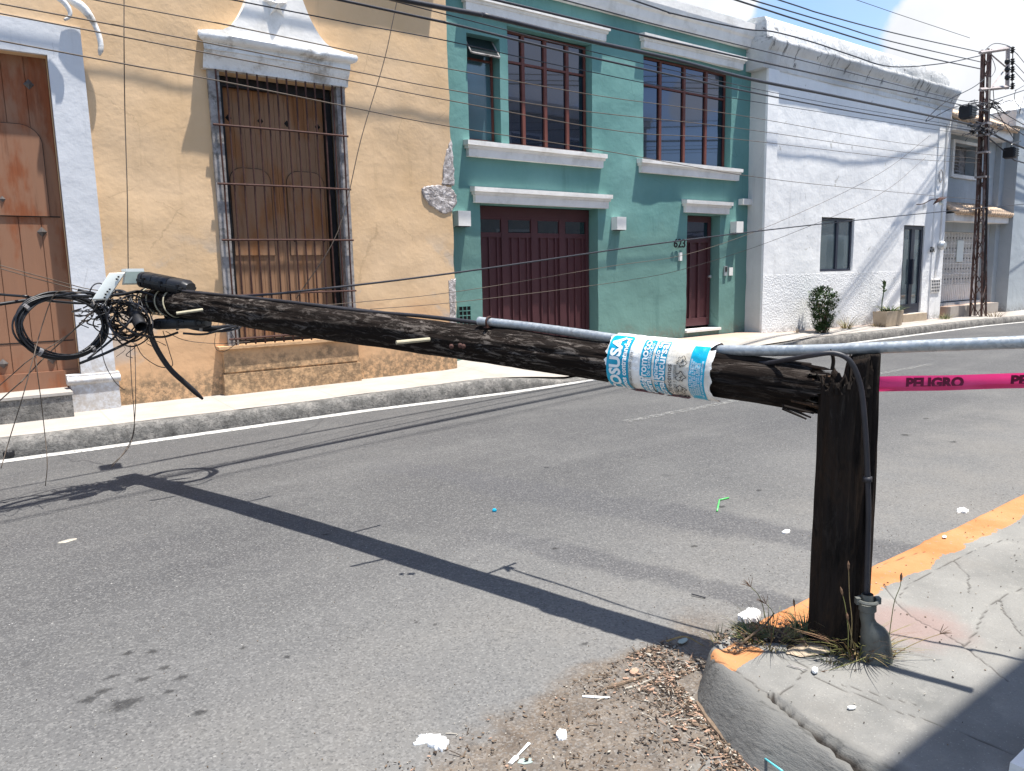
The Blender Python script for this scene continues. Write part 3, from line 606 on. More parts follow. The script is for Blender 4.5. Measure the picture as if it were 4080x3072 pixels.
def stud(par, x, z, Y, s=.05, mat='studm'):
    b = MB(); c = [b.pt((x-s, Y, z)), b.pt((x, Y, z-s*1.1)), b.pt((x+s, Y, z)), b.pt((x, Y, z+s*1.1))]; t = b.pt((x, Y-s*.7, z))
    for k in range(4): b.face(c[k], c[(k+1)%4], t)
    return b.build('stud', M[mat], par)
for (px, py) in ((62, 182), (91, 501), (7, 786), (113, 776), (5, 430)):
    p = VY(px, py, Yd-.01); stud(door, p.x, p.z, Yd-.004)
b = MB(); b.box(-.75, 1.12, Yd-.03, Yd+.03, .4, .62); b.build('kick_board', M['kick'], yh)
b = MB(); b.prism([(-1.4, -.1), (.975, -.1), (.975, .40), (-1.4, .42)], Yy-.36, Yy+.2); b.build('doorstep', M['kerb'], yh)
b = MB(); b.box(-1.4, .985, Yy-.375, Yy+.2, .40, .43); b.build('doorstep_slab', M['concrete_far'], yh)
# scroll ornament over the door
b = MB()
p = [VY(x, y, Yy-.14) for x, y in ((140, -8), (160, 4), (180, 18), (200, 45), (213, 75), (218, 100), (215, 120))]; b.tube(spline(p, 6), [.028+.02*math.sin(min(1, k/20)*math.pi) if k < 34 else .018*(37-k)/3+.004 for k in range(37)], 10)
p = [VY(x, y, Yy-.2) for x, y in ((120, -10), (138, 5), (150, 22), (150, 36), (139, 43))]; b.tube(spline(p, 6), [.035-.0009*k for k in range(25)], 10)
b.build('scroll_ornament', M['trimstain'], yh, smooth=True)
# window: hood, frame, shutter, grille, sill block
X0, X1 = 2.86, 4.42
wn = MB()
for xa, xb in ((X0-.10, X0+.03), (X1-.03, X1+.09)): wn.prism([(xa-.0, .77), (xb, .77), (xb, 4.1), (xa, 4.1)], Yy-.05, Yy+.12)
win = wn.build('window', M['greywood'], yh)
b = MB()
for xa, xb in ((X0+.031, X0+.12), (X1-.12, X1-.031)): b.box(xa, xb, Yy+.16, Yy+.3, .77, 4.075)
b.box(X0+.121, X1-.121, Yy+.16, Yy+.3, 3.96, 4.075); b.box(X0+.121, X1-.121, Yy+.16, Yy+.3, .775, .82); b.build('inner_frame', M['darkiron'], win)
sh = MB(); ns = 10
for k in range(ns):
    xa = X0+.12+(X1-X0-.24)*k/ns; sh.box(xa, xa+(X1-X0-.24)/ns-.004, Yy+.235, Yy+.3, .82, 3.96)
shut = sh.build('shutter', M['shutter'], yh)
for xc in (3.27, 4.0):
    a = []; x0, x1, z0, z1, r = xc-.26, xc+.26, 1.9, 3.0, .16
    for k in range(7): t = math.pi/2*k/6; a.append((x1-r+r*math.cos(t), z1-r+r*math.sin(t)))
    for k in range(7): t = math.pi/2+math.pi/2*k/6; a.append((x0+r+r*math.cos(t), z1-r+r*math.sin(t)))
    a += [(x0, z0), (x1, z0)]; b = MB(); b.prism(a, Yy+.222, Yy+.24); b.build('shutter_panel', M['shutter'], shut)
    b = MB(); b.tube([(q[0], Yy+.225, q[1]) for q in a]+[(a[0][0], Yy+.225, a[0][1])], .005, 5); b.build('panel_groove', M['darkvoid'], shut)
for zz in (3.6, 2.1, 1.2):
    for xx in (3.05, 3.45, 3.80, 4.22): stud(shut, xx, zz, Yy+.233, .04, 'darkiron')
for k in range(14):
    xx = X0-.02+(X1-X0+.04)*k/13; b = MB(); q = [(xx+.006*noise.noise((k, z*2, 0)), Yy-.095+.01*noise.noise((k, z, 5)), z) for z in [.78+.33*i for i in range(11)]]
    b.tube(q, .011, 6); b.build('grille_bar', M['rust'], win)
for zz in (3.44, 2.75, 2.08, 1.4, .86):
    b = MB(); b.tube([(X0-.1, Yy-.105, zz), ((X0+X1)/2, Yy-.107, zz+.01), (X1+.08, Yy-.105, zz+.012)], .014, 6); b.build('grille_rail', M['rust'], win)
hb = MB()
hb.mould(2.62, 4.62, Yy, [(-.02, 4.085), (.09, 4.085), (.095, 4.12), (.12, 4.19), (.165, 4.245), (.17, 4.27), (.185, 4.275), (.19, 4.355), (.235, 4.365), (.26, 4.39), (.265, 4.43), (.25, 4.455), (-.02, 4.475)], .008, seg=.08, seed=5, ret=True)
hd = hb.build('window_hood', M['trimstain'], yh, autos=40)
cur = []; base = 4.465
def side(t): return lerp(.92, .26, t**.45), base+.02+.75*t**1.35
R1 = [side(k/10) for k in range(11)]; cx = 3.62
a = [(cx+w, z) for w, z in [(.93, base)]+R1]+[(cx+.22, 5.35), (cx+.22, 5.6), (cx-.22, 5.6), (cx-.22, 5.35)]+[(cx-w, z) for w, z in (R1[::-1]+[(.93, base)])]
b = MB(); b.prism(a, Yy-.18, Yy+.02); b.build('hood_gable', M['trim'], hd, autos=30)
b = MB(); pc = VY(596, 10, Yy-.2); ce = b.pt((pc.x, Yy-.27, pc.z)); rg = []
for k in range(10):
    q = .165 if k%2 == 0 else .062; t = math.pi/2+2*math.pi*k/10+.06; rg.append(b.pt((pc.x+q*math.cos(t), Yy-.185, pc.z+q*math.sin(t))))
for k in range(10): b.face(ce, rg[(k+1)%10], rg[k])
b.build('star', M['trim'], hd)
b = MB(); b.box(2.66, 4.52, Yy-.10, Yy+.02, -.1, .42); b.box(2.68, 4.50, Yy-.085, Yy+.02, .445, .74); b.box(2.70, 4.48, Yy-.07, Yy+.02, .42, .445); b.box(2.62, 4.55, Yy-.13, Yy+.3, .74, .775)
b.build('window_plinth', M['yellow_sill'], yh)
# fallen plaster patch by the neighbour's corner
def poly_patch(par, name, mat, pts, Y, th, seed, rim=None):
    P = jig(pts, 5, .012); b = MB(); cx = sum(p[0] for p in P)/len(P); cz = sum(p[1] for p in P)/len(P); rings = []
    for f in (1, .93, .75, .5, .25): rings.append([b.pt((cx+(p[0]-cx)*f, Y-(th if f < 1 else 0)-.012*(f < .9)*abs(noise.noise((p[0]*25*f, p[1]*25*f, seed))), cz+(p[1]-cz)*f)) for p in P])
    for A, B in zip(rings, rings[1:]):
        for k in range(len(P)): b.face(A[k], A[(k+1)%len(P)], B[(k+1)%len(P)], B[k])
    b.face(*rings[-1]); return b.build(name, mat, par)
def vz(*pp, Y): return [(VY(x, y, Y).x, VY(x, y, Y).z) for x, y in pp]
poly_patch(yh, 'exposed_masonry', M['masonry'], vz((909, 408), (918, 403), (945, 400), (970, 403), (985, 418), (987, 440), (975, 460), (955, 462), (930, 445), (915, 428), Y=Yy), Yy, .022, 3)
poly_patch(yh, 'exposed_masonry', M['masonry'], vz((962, 330), (975, 300), (979, 350), (982, 400), (955, 400), Y=Yy), Yy, .015, 4)
poly_patch(yh, 'exposed_masonry', M['masonry'], vz((968, 605), (984, 600), (986, 700), (972, 706), Y=Yy), Yy, .012, 5)

# ---- teal house
Yt = 10.1
th_ = thing('teal_house', (10, Yt, .2), 'teal green two storey house with white mouldings and maroon garage door', 'house')
ops = [(6.78, 7.40, 3.68, 5.26, .22), (7.56, 9.38, 3.66, 5.49, .2), (10.67, 13.25, 3.64, 5.55, .2), (6.94, 9.51, .1, 2.71, .3), (11.92, 12.97, .38, 2.69, .27)]
wall_grid('wall', M['teal'], th_, 6.14, 13.9, -.15, 6.6, Yt, ops, amp=.014, seed=9, step=.1)
body('roof', M['dullwall'], th_, 6.2, 13.85, Yt+.6, Yt+7, 6.3)
b = MB(); b.mould(6.17, 13.88, Yt, [(-.02, 6.05), (.10, 6.05), (.12, 6.1), (.14, 6.22), (.18, 6.26), (.2, 6.36), (.2, 6.5), (-.4, 6.6), (-.4, 6.5)], .006, seed=3); b.build('cornice', M['trim'], th_)
hood(th_, 6.78, 9.64, Yt, 0, ) if False else None
def place_hood(x0, x1, z, name, h=.22):
    o = hood(th_, x0, x1, Yt, 0, name, h=h); o.data.transform(Matrix.Translation((0, 0, z))); return o
place_hood(6.68, 9.70, 5.56, 'window_hood', .24); place_hood(10.55, 13.55, 5.61, 'window_hood', .24)
place_hood(6.66, 9.62, 3.42, 'window_sill', .235); place_hood(10.5, 13.5, 3.41, 'window_sill', .235)
place_hood(6.76, 9.75, 2.72, 'door_hood', .24); place_hood(11.75, 13.2, 2.72, 'door_hood', .24)
def frame_win(par, x0, x1, z0, z1, Y, cols, zt, mat='redframe', gm='glass', t=.035, bars=True, widths=None):
    b = MB(); d = .05
    b.box(x0, x1, Y, Y+d, z0, z0+t); b.box(x0, x1, Y, Y+d, z1-t, z1); b.box(x0, x0+t, Y, Y+d, z0+t, z1-t); b.box(x1-t, x1, Y, Y+d, z0+t, z1-t)
    w = b.build('window', M[mat], par); xs_ = [x0+(x1-x0)*c for c in cols]
    for xx in xs_[1:-1]: b = MB(); b.box(xx-t*.9, xx+t*.9, Y-.006, Y+d, z0+t, z1-t); b.build('mullion', M[mat], w)
    if zt: b = MB(); b.box(x0+t, x1-t, Y-.003, Y+d-.01, zt, zt+t*.9); b.build('transom_bar', M[mat], w)
    gl = MB(); gl.box(x0+t*.5, x1-t*.5, Y+.03, Y+.036, z0+t*.5, z1-t*.5); gl.build('pane', M[gm], w)
    return w
cu = MB(); cu.box(7.6, 9.34, Yt+.27, Yt+.3, 3.7, 5.45); cu.box(10.7, 13.2, Yt+.27, Yt+.3, 3.7, 5.5)
frame_win(th_, 7.58, 9.36, 3.68, 5.47, Yt+.14, (0, .22, .485, .76, 1), 4.98)
frame_win(th_, 10.69, 13.23, 3.66, 5.53, Yt+.14, (0, .23, .50, .76, 1), 5.02)
frame_win(th_, 6.80, 7.38, 3.70, 5.25, Yt+.17, (0, 1), 4.93, gm='tglass', t=.03)
b = MB(); b.obox((6.82, Yt+.14, 5.24), (.54, 0, 0), (0, -.20, -.27), (0, .012, .016)); aw = b.build('awning_pane', M['dglass'], th_)
b = MB(); b.tube([(6.82, Yt-.06, 4.965), (7.36, Yt-.06, 4.965)], .016, 6); b.tube([(6.82, Yt-.06, 4.965), (6.82, Yt+.14, 5.24)], .012, 6); b.tube([(7.36, Yt-.06, 4.965), (7.36, Yt+.14, 5.24)], .012, 6); b.build('awning_frame', M['greywood'], aw)
# garage door: four panels with lites
Yg = Yt+.24; gx0, gx1 = 6.96, 9.49; gb = MB(); gb.box(gx0, gx1, Yg+.02, Yg+.06, .15, 2.70)
gd = gb.build('garage_door', M['maroon'], th_); pw_ = (gx1-gx0)/4
b = MB(); b.box(gx0, gx1, Yg-.02, Yg+.02, 2.52, 2.70)
for k in range(5): xx = gx0+k*pw_; b.box(max(gx0, xx-.07), min(gx1, xx+.07), Yg-.014, Yg+.02, .2, 2.52)
b.build('stile', M['maroon'], gd)
for k in range(4):
    xa = gx0+k*pw_+.07; xb = gx0+(k+1)*pw_-.07
    b = MB(); b.box(xa, xb, Yg-.006, Yg+.02, 2.20, 2.28); b.box(xa, xb, Yg-.006, Yg+.02, 2.49, 2.52); b.build('rail', M['maroon'], gd)
    b = MB(); b.box(xa+.02, xb-.02, Yg+.004, Yg+.012, 2.28, 2.49); b.build('lite', M['dglass'], gd)
    for q in range(3):
        xq = xa+(xb-xa)*(q+.5)/3-.012; b = MB(); b.box(xq, xq+.032, Yg-.004, Yg+.02, .3, 2.20); b.build('batten', M['maroon'], gd)
b = MB(); b.box(6.95, 9.50, Yt-.02, Yt+.3, .0, .30)
# front door
Ye = Yt+.22; b = MB(); b.box(11.94, 12.92, Ye+.02, Ye+.06, .44, 2.68); fd = b.build('front_door', M['maroon'], th_)
b = MB(); b.box(11.94, 12.03, Ye-.015, Ye+.02, .44, 2.68); b.box(12.83, 12.92, Ye-.015, Ye+.02, .44, 2.68); b.box(12.03, 12.83, Ye-.015, Ye+.02, 2.56, 2.68); b.box(12.03, 12.83, Ye-.015, Ye+.02, 2.15, 2.24); b.box(12.03, 12.83, Ye-.015, Ye+.02, .44, .60)
for xx in (12.27, 12.53): b.box(xx, xx+.07, Ye-.015, Ye+.02, .60, 2.15)
b.build('stile', M['maroon'], fd); b = MB(); b.box(12.03, 12.83, Ye+.0, Ye+.01, 2.24, 2.56); b.build('lite', M['glass'], fd)
b = MB(); b.lathe((12.88, Ye-.015, 1.45), [(.022, 0), (.022, .03), (.03, .04), (.03, .055), (.01, .06)], 12, ax=(0, -1, 0)); b.build('door_knob', M['meterm'], fd)
b = MB(); b.box(11.9, 13.0, Yt-.05, Yt+.25, .335, .385); b.build('doorstep', M['trim'], th_)
for x in (6.55, 9.96, 13.42):
    b = MB(); b.box(x-.115, x+.115, Yt-.15, Yt+.01, 2.345, 2.575)
    lb = b.build('wall_lamp', M['stuccolamp'], th_)
    b = MB(); b.box(x-.10, x+.10, Yt-.135, Yt-.02, 2.335, 2.346); b.build('lamp_lens', M['darkvoid'], lb)
b = MB(); b.box(13.56, 13.88, Yt-.11, Yt+.01, 2.93, 3.05); b.build('moulding_stub', M['trim'], th_)
# little barred vent
vx0, vx1, vz0, vz1 = 6.47, 6.70, .80, 1.10
b = MB(); b.box(vx0, vx1, Yt-.012, Yt-.002, vz0, vz1); v_ = b.build('vent', M['darkvoid'], th_)
b = MB()
for k in range(5): zz = vz0+(vz1-vz0)*k/4; b.box(vx0-.01, vx1+.01, Yt-.022, Yt-.01, zz-.006, zz+.006)
for k in range(4): xx = vx0+(vx1-vx0)*k/3; b.box(xx-.006, xx+.006, Yt-.024, Yt-.012, vz0, vz1)
b.build('vent_bars', M['tealjamb'], v_)
b = MB(); b.box(13.10, 13.19, Yt-.03, Yt, 1.46, 1.66); ic = b.build('intercom', M['meterm'], th_); b = MB(); b.box(13.115, 13.175, Yt-.034, Yt-.029, 1.54, 1.64); b.build('intercom_screen', M['darkvoid'], ic)
b = MB(); b.box(13.27, 13.39, Yt-.02, Yt, 1.46, 1.63); b.build('switch_plate', M['stuccolamp'], th_)
b = MB(); b.box(11.68, 11.75, Yt-.04, Yt, 1.78, 1.94); b.build('doorbell', M['stuccolamp'], th_)
# text helper: flat letter meshes
def text_mesh(txt, size=1.0, res=3, ext=0, bold=.0):
    c = bpy.data.curves.new('letters', 'FONT'); c.body = txt; c.size = size; c.resolution_u = res; c.extrude = ext; c.offset = bold; c.align_x = 'CENTER'; c.align_y = 'CENTER'
    o = bpy.data.objects.new('letters', c); COL.objects.link(o); dg = C.evaluated_depsgraph_get(); me = bpy.data.meshes.new_from_object(o.evaluated_get(dg))
    bpy.data.objects.remove(o); bpy.data.curves.remove(c); return me
def put_text(par, name, txt, size, mat, fn, ext=.0, bold=0.0, res=3, cut=None):
    me = text_mesh(txt, size, res, ext, bold); me.materials.clear(); me.materials.append(M[mat])
    if cut: 
        import bmesh
        bm = bmesh.new(); bm.from_mesh(me)
        for co, no in cut: bmesh.ops.bisect_plane(bm, geom=bm.verts[:]+bm.edges[:]+bm.faces[:], plane_co=co, plane_no=no, clear_outer=True)
        bm.to_mesh(me); bm.free()
    for v in me.vertices: v.co = fn(v.co.x, v.co.y, v.co.z)
    me.update(); o = bpy.data.objects.new(name, me); COL.objects.link(o)
    if par is not None: o.parent = par; o.location = -par.location if par.type == 'EMPTY' else (0, 0, 0)
    return o
put_text(th_, 'house_number', '623', .24, 'paint_a', lambda x, y, z: Vector((11.66+x*1.0, Yt-.05-z, 2.11+y)), ext=.006, bold=.003)

# ---- white house
Yw = 9.7; wx0, wx1 = 13.87, 22.05
wh = thing('white_house', (18, Yw, .15), 'whitewashed house with flared cornice and navy framed window and door', 'house')
wops = [(16.05, 17.46, 1.49, 2.72, .12), (19.86, 21.0, .33, 2.62, .12)]
wall_grid('wall', M['white'], wh, wx0, wx1, -.15, 5.95, Yw, wops, amp=.008, seed=21, step=.12)
b = MB(); n_ = 12
for k in range(n_): z0_ = -.1+k*.5; b.poly([(wx0, Yw+.6, z0_), (wx0, Yw, z0_), (wx0, Yw, z0_+.5), (wx0, Yw+.6, z0_+.5)])
b.build('side_wall', M['whiteretn'], wh)
body('roof', M['dullwall'], wh, wx0+.05, wx1-.05, Yw+.5, Yw+8, 6.0)
b = MB(); b.mould(wx0-.18, wx1+.05, Yw, [(-.1, 5.62), (.02, 5.62), (.03, 5.66), (.03, 5.71), (.055, 5.73), (.07, 5.82), (.11, 5.9), (.12, 5.95), (.135, 5.96), (.18, 6.03), (.215, 6.08), (.225, 6.13), (.21, 6.17), (-.5, 6.22), (-.5, 5.62)], .012, seg=.1, seed=6)
b.build('cornice', M['parapet'], wh, autos=40)
b = MB(); b.mould(wx0-.15, wx1-.35, Yw, [(-.5, 6.15), (.06, 6.15), (.07, 6.3), (.05, 6.5), (.0, 6.6), (-.3, 6.64), (-.5, 6.6)], .035, seg=.1, seed=8); b.build('parapet', M['parapet'], wh, autos=60)
b = MB(); b.box(wx0-.01, wx0+.36, Yw-.035, Yw+.02, -.1, 5.62); b.build('corner_pilaster', M['white'], wh); b = MB(); b.box(21.42, wx1+.01, Yw-.035, Yw+.02, -.1, 5.62); b.build('corner_pilaster', M['white'], wh)
frame_win(wh, 16.07, 17.44, 1.50, 2.70, Yw+.05, (0, .54, 1), None, 'navy', 'wglass', .05)
b = MB(); dx0, dx1 = 19.88, 20.98
b.box(dx0, dx1, Yw+.04, Yw+.1, 2.52, 2.60); b.box(dx0, dx1, Yw+.04, Yw+.1, .34, .58)
for xx, w in ((dx0, .09), (20.36, .17), (dx1-.10, .10)): b.box(xx, xx+w, Yw+.035, Yw+.1, .58, 2.52)
wd = b.build('front_door', M['navy'], wh); b = MB(); b.box(dx0+.05, dx1-.05, Yw+.07, Yw+.078, .5, 2.55); b.build('pane', M['wglass'], wd); b = MB(); b.box(20.40, 20.47, Yw-.02, Yw+.04, 1.1, 1.75); b.build('door_handle', M['navy'], wd)
b = MB(); b.box(19.75, 21.05, Yw-.16, Yw+.12, -.05, .325); b.build('doorstep', M['planter'], wh)
put_text(wh, 'house_number', '621A', .2, 'paint_a', lambda x, y, z: Vector((21.36+x*.62, Yw-.05-z, 1.99+y)), ext=.005, bold=.002)
b = MB(); b.lathe((21.79, Yw-.04, 2.11), [(.12, 0), (.12, .08), (.10, .12), (.09, .15)], 16, ax=(0, -1, 0)); mt = b.build('electric_meter', M['meterm'], wh)
b = MB(); b.tube([(21.79, Yw-.06, 2.24), (21.79, Yw-.06, 3.0), (21.8, Yw-.06, 5.3)], .02, 6); b.tube([(21.74, Yw-.05, 2.0), (21.60, Yw-.05, 1.25)], .03, 6); b.build('conduit', M['trim'], mt)
b = MB(); b.box(21.42, 21.93, Yw-.06, Yw-.03, .84, 1.2); ve = b.build('vent', M['trim'], wh)
for i in range(5):
    for j in range(4): b = MB(); b.box(21.445+i*.098, 21.445+i*.098+.06, Yw-.064, Yw-.059, .865+j*.085, .865+j*.085+.055); b.build('vent_hole', M['navy'], ve)
wl = MB(); p0 = Vector((19.95+.4, Yw, 3.3)); wl.tube(spline([(20.40, Yw-.02, 3.15), (20.48, Yw-.16, 3.16), (20.6, Yw-.30, 3.26), (20.72, Yw-.40, 3.27)], 6), .013, 6)
wlo = wl.build('wall_lamp', M['rust'], wh)
b = MB(); b.lathe((20.76, Yw-.42, 3.25), [(.04, .05), (.07, .03), (.17, -.03), (.175, -.04), (.16, -.035), (.05, .02)], 20, ax=(-.25, .45, 1), capb=False, capt=False); b.build('lamp_shade', M['rust'], wlo, autos=40)
b = MB(); b.lathe((20.78, Yw-.46, 3.17), [(.02, -.06), (.05, -.03), (.055, .0), (.04, .05), (.02, .08)], 12, ax=(-.25, .45, 1)); b.build('bulb', M['boxwhite'], wlo, smooth=True)
b = MB()
for k in range(22):
    t = 2*math.pi*k/22
b.tube([(21.55+.10*math.cos(t), Yw-.07, 3.93+.16*math.sin(t)) for t in [2*math.pi*k/22 for k in range(23)]], .012, 5); b.build('hanging_wire_loop', M['greywood'], wh)

# ---- grey house
Yg2 = 9.95
gh = thing('grey_house', (24.5, Yg2, .15), 'grey blue house with ornate white iron gate and small clay tile eaves', 'house')
gops = [(22.9, 24.35, 4.1, 4.95, .3), (22.62, 25.35, .5, 2.52, .18)]
wall_grid('wall', M['greywall'], gh, 22.07, 26.0, -.15, 5.9, Yg2, gops, amp=.012, seed=31, step=.16)
body('roof', M['dullwall'], gh, 22.1, 27.6, Yg2+.5, Yg2+7, 5.7)
b = MB(); b.box(26.0, 27.9, Yg2-.5, Yg2+.6, -.1, 5.6); b.box(25.7, 26.0, Yg2-.16, Yg2+.3, -.1, 5.2); b.build('buttress', M['greywall'], gh)
b = MB(); a = [(25.4, 5.55), (27.95, 5.55), (27.95, 6.5), (27.5, 6.62), (26.8, 6.55), (26.2, 6.15), (25.4, 6.0)]; b.prism(a, Yg2-.6, Yg2+.5); b.build('parapet', M['parapet'], gh)
b = MB()
for (xa, xb, za, zb, d) in ((22.06, 25.8, 5.42, 5.78, .55), (22.3, 26.0, 3.0, 3.30, .5)):
    n_ = 26 if za > 4 else 24; b = MB()
    for k in range(n_):
        x = xa+(xb-xa)*(k+.5)/n_; w = (xb-xa)/n_*.5
        b.tube([(x, Yg2-d, za), (x, Yg2+.05, zb)], [w, w*.9], 7)
    b.build('roof_tiles', M['tile'], gh, smooth=True)
b = MB(); b.box(22.08, 25.75, Yg2-.42, Yg2, 5.16, 5.40); b.build('eave_beam', M['trim'], gh); b = MB(); b.box(22.3, 25.95, Yg2-.4, Yg2, 2.78, 2.98); b.build('eave_beam', M['trim'], gh)
b = MB()
for q in ((22.78, 22.9, 4.02, 5.03), (24.35, 24.47, 4.02, 5.03)): b.box(q[0], q[1], Yg2-.06, Yg2+.02, q[2], q[3])
b.box(22.9, 24.35, Yg2-.06, Yg2+.02, 4.95, 5.03); b.box(22.9, 24.35, Yg2-.06, Yg2+.02, 4.0, 4.1); b.build('window_surround', M['trim'], gh)
b = MB(); b.box(22.9, 24.35, Yg2+.26, Yg2+.3, 4.1, 4.95); lw = b.build('louvre_window', M['greywood'], gh)
b = MB()
for k in range(9): zz = 4.14+k*.09; b.obox((22.92, Yg2+.2, zz), (1.0, 0, 0), (0, .06, .05), (0, .004, .006))
b.build('louvre_slats', M['greywood'], lw)
# ornate gate
gt = MB(); gx, gX, gz, gZ = 22.64, 25.33, 1.02, 2.50; yy_ = Yg2+.10
nc = 14; nr = 5
for i in range(nc+1): x = gx+(gX-gx)*i/nc; gt.box(x-.012, x+.012, yy_-.01, yy_+.01, gz, gZ)
for j in range(nr+1): z = gz+(gZ-gz)*j/nr; gt.box(gx, gX, yy_-.013, yy_+.007, z-.012, z+.012)
for i in range(nc):
    for j in range(nr):
        cx_ = gx+(gX-gx)*(i+.5)/nc; cz_ = gz+(gZ-gz)*(j+.5)/nr
        gt.tube([(cx_+.068*math.cos(t), yy_, cz_+.12*math.sin(t)) for t in [2*math.pi*k/10 for k in range(11)]], .012, 4, cap=False)
        gt.tube([(cx_-.06, yy_, cz_+.14), (cx_, yy_, cz_+.02), (cx_+.06, yy_, cz_+.14)], .009, 4, cap=False); gt.tube([(cx_-.06, yy_, cz_-.14), (cx_, yy_, cz_-.02), (cx_+.06, yy_, cz_-.14)], .009, 4, cap=False)
gate = gt.build('gate', M['trim'], gh)
b = MB(); b.box(gx, gX, yy_, yy_+.02, .53, 1.0)
for k in range(22): x = gx+(gX-gx)*k/22; b.box(x, x+.04, yy_-.015, yy_, .53, 1.0)
b.build('gate_panel', M['trim'], gate); b = MB(); b.box(gx, gX, Yg2+.9, Yg2+.95, .4, 2.6); b.build('dark_hallway', M['darkvoid'], gh)
b = MB(); b.box(23.72, 24.12, yy_-.035, yy_-.018, 1.66, 2.28); b.build('gate_notice', M['boxwhite'], gate)
b = MB(); b.box(22.4, 25.6, Yg2-.42, Yg2+.2, -.05, .42); b.build('doorstep', M['concrete_far'], gh)
# ---- cream building further on
cb = thing('cream_building', (34, 10.4, .1), 'low cream coloured building beyond the grey house, cut by the frame edge', 'building')
wall_grid('wall', M['cream'], cb, 27.95, 60, -.15, 3.45, 10.4, [(29.3, 32.3, .1, 3.0, .3)], seed=40, step=.6)
b = MB(); b.mould(27.95, 60, 10.4, [(-.4, 3.4), (.25, 3.4), (.25, 3.62), (.2, 3.7), (-.4, 3.75)]); b.build('cornice', M['trim'], cb)
body('upper_floor', M['cream'], cb, 28.2, 60, 11.2, 18, 4.6); b = MB(); b.box(29.35, 32.25, 10.62, 10.68, .1, 3.0); b.build('roller_door', M['cream'], cb)
# ---- near-side buildings (stand beside and behind the camera; their roof edge shades the corner, windows mirror them)
def near_building(name, x0, x1, y0, y1, h, mat, label, wins):
    t = thing(name, ((x0+x1)/2, y1, .1), label, 'building'); b = MB(); b.box(x0, x1, y0, y1, -.2, h); b.build('wall', M[mat], t)
    b = MB(); b.box(x0-.1, x1+.1, y1-.02, y1+.12, h-.28, h-.05); b.box(x0-.14, x1+.14, y1-.02, y1+.17, h-.05, h+.1); b.build('cornice', M['trim'], t)
    for (a, c, z0, z1) in wins:
        b = MB(); b.box(a-.08, c+.08, y1, y1+.04, z0-.08, z1+.08); f = b.build('window', M['trim'], t); b = MB(); b.box(a, c, y1+.03, y1+.045, z0, z1); b.build('pane', M['glass'], f)
    return t
near_building('corner_building', 2.62, 9.2, -9, -.16, 4.9, 'dullwall', 'plain corner building whose roof edge shades the pavement', [(5, 6, 1, 3), (7.2, 8.2, 1, 3)])
near_building('opposite_building', 9.3, 22, -9, -.10, 7.2, 'dullwall', 'tall old building mirrored in the upper windows across the street', [(10.5, 11.7, 4.2, 6.2), (13, 14.2, 4.2, 6.2), (15.5, 16.7, 4.2, 6.2), (18, 19.2, 4.2, 6.2), (11, 12.6, .4, 3), (15, 16.6, .4, 3)])
near_building('opposite_house', 22.1, 45, -9, -.12, 5.6, 'cream', 'cream house further along the near side of the street', [(24, 25.5, .8, 3), (28, 29.5, .8, 3), (33, 34.5, .8, 3)])
b = MB(); b.hexa([(2.30, .30, .1), (4.5, .30, .1), (4.5, .752, .1), (2.295, .742, .1), (2.30, .30, .185), (4.5, .30, .185), (4.5, .748, .185), (2.298, .738, .185)]); tag(b.build('entrance_slab', M['trim']), 'white painted low entrance slab at the bottom right corner', 'step')

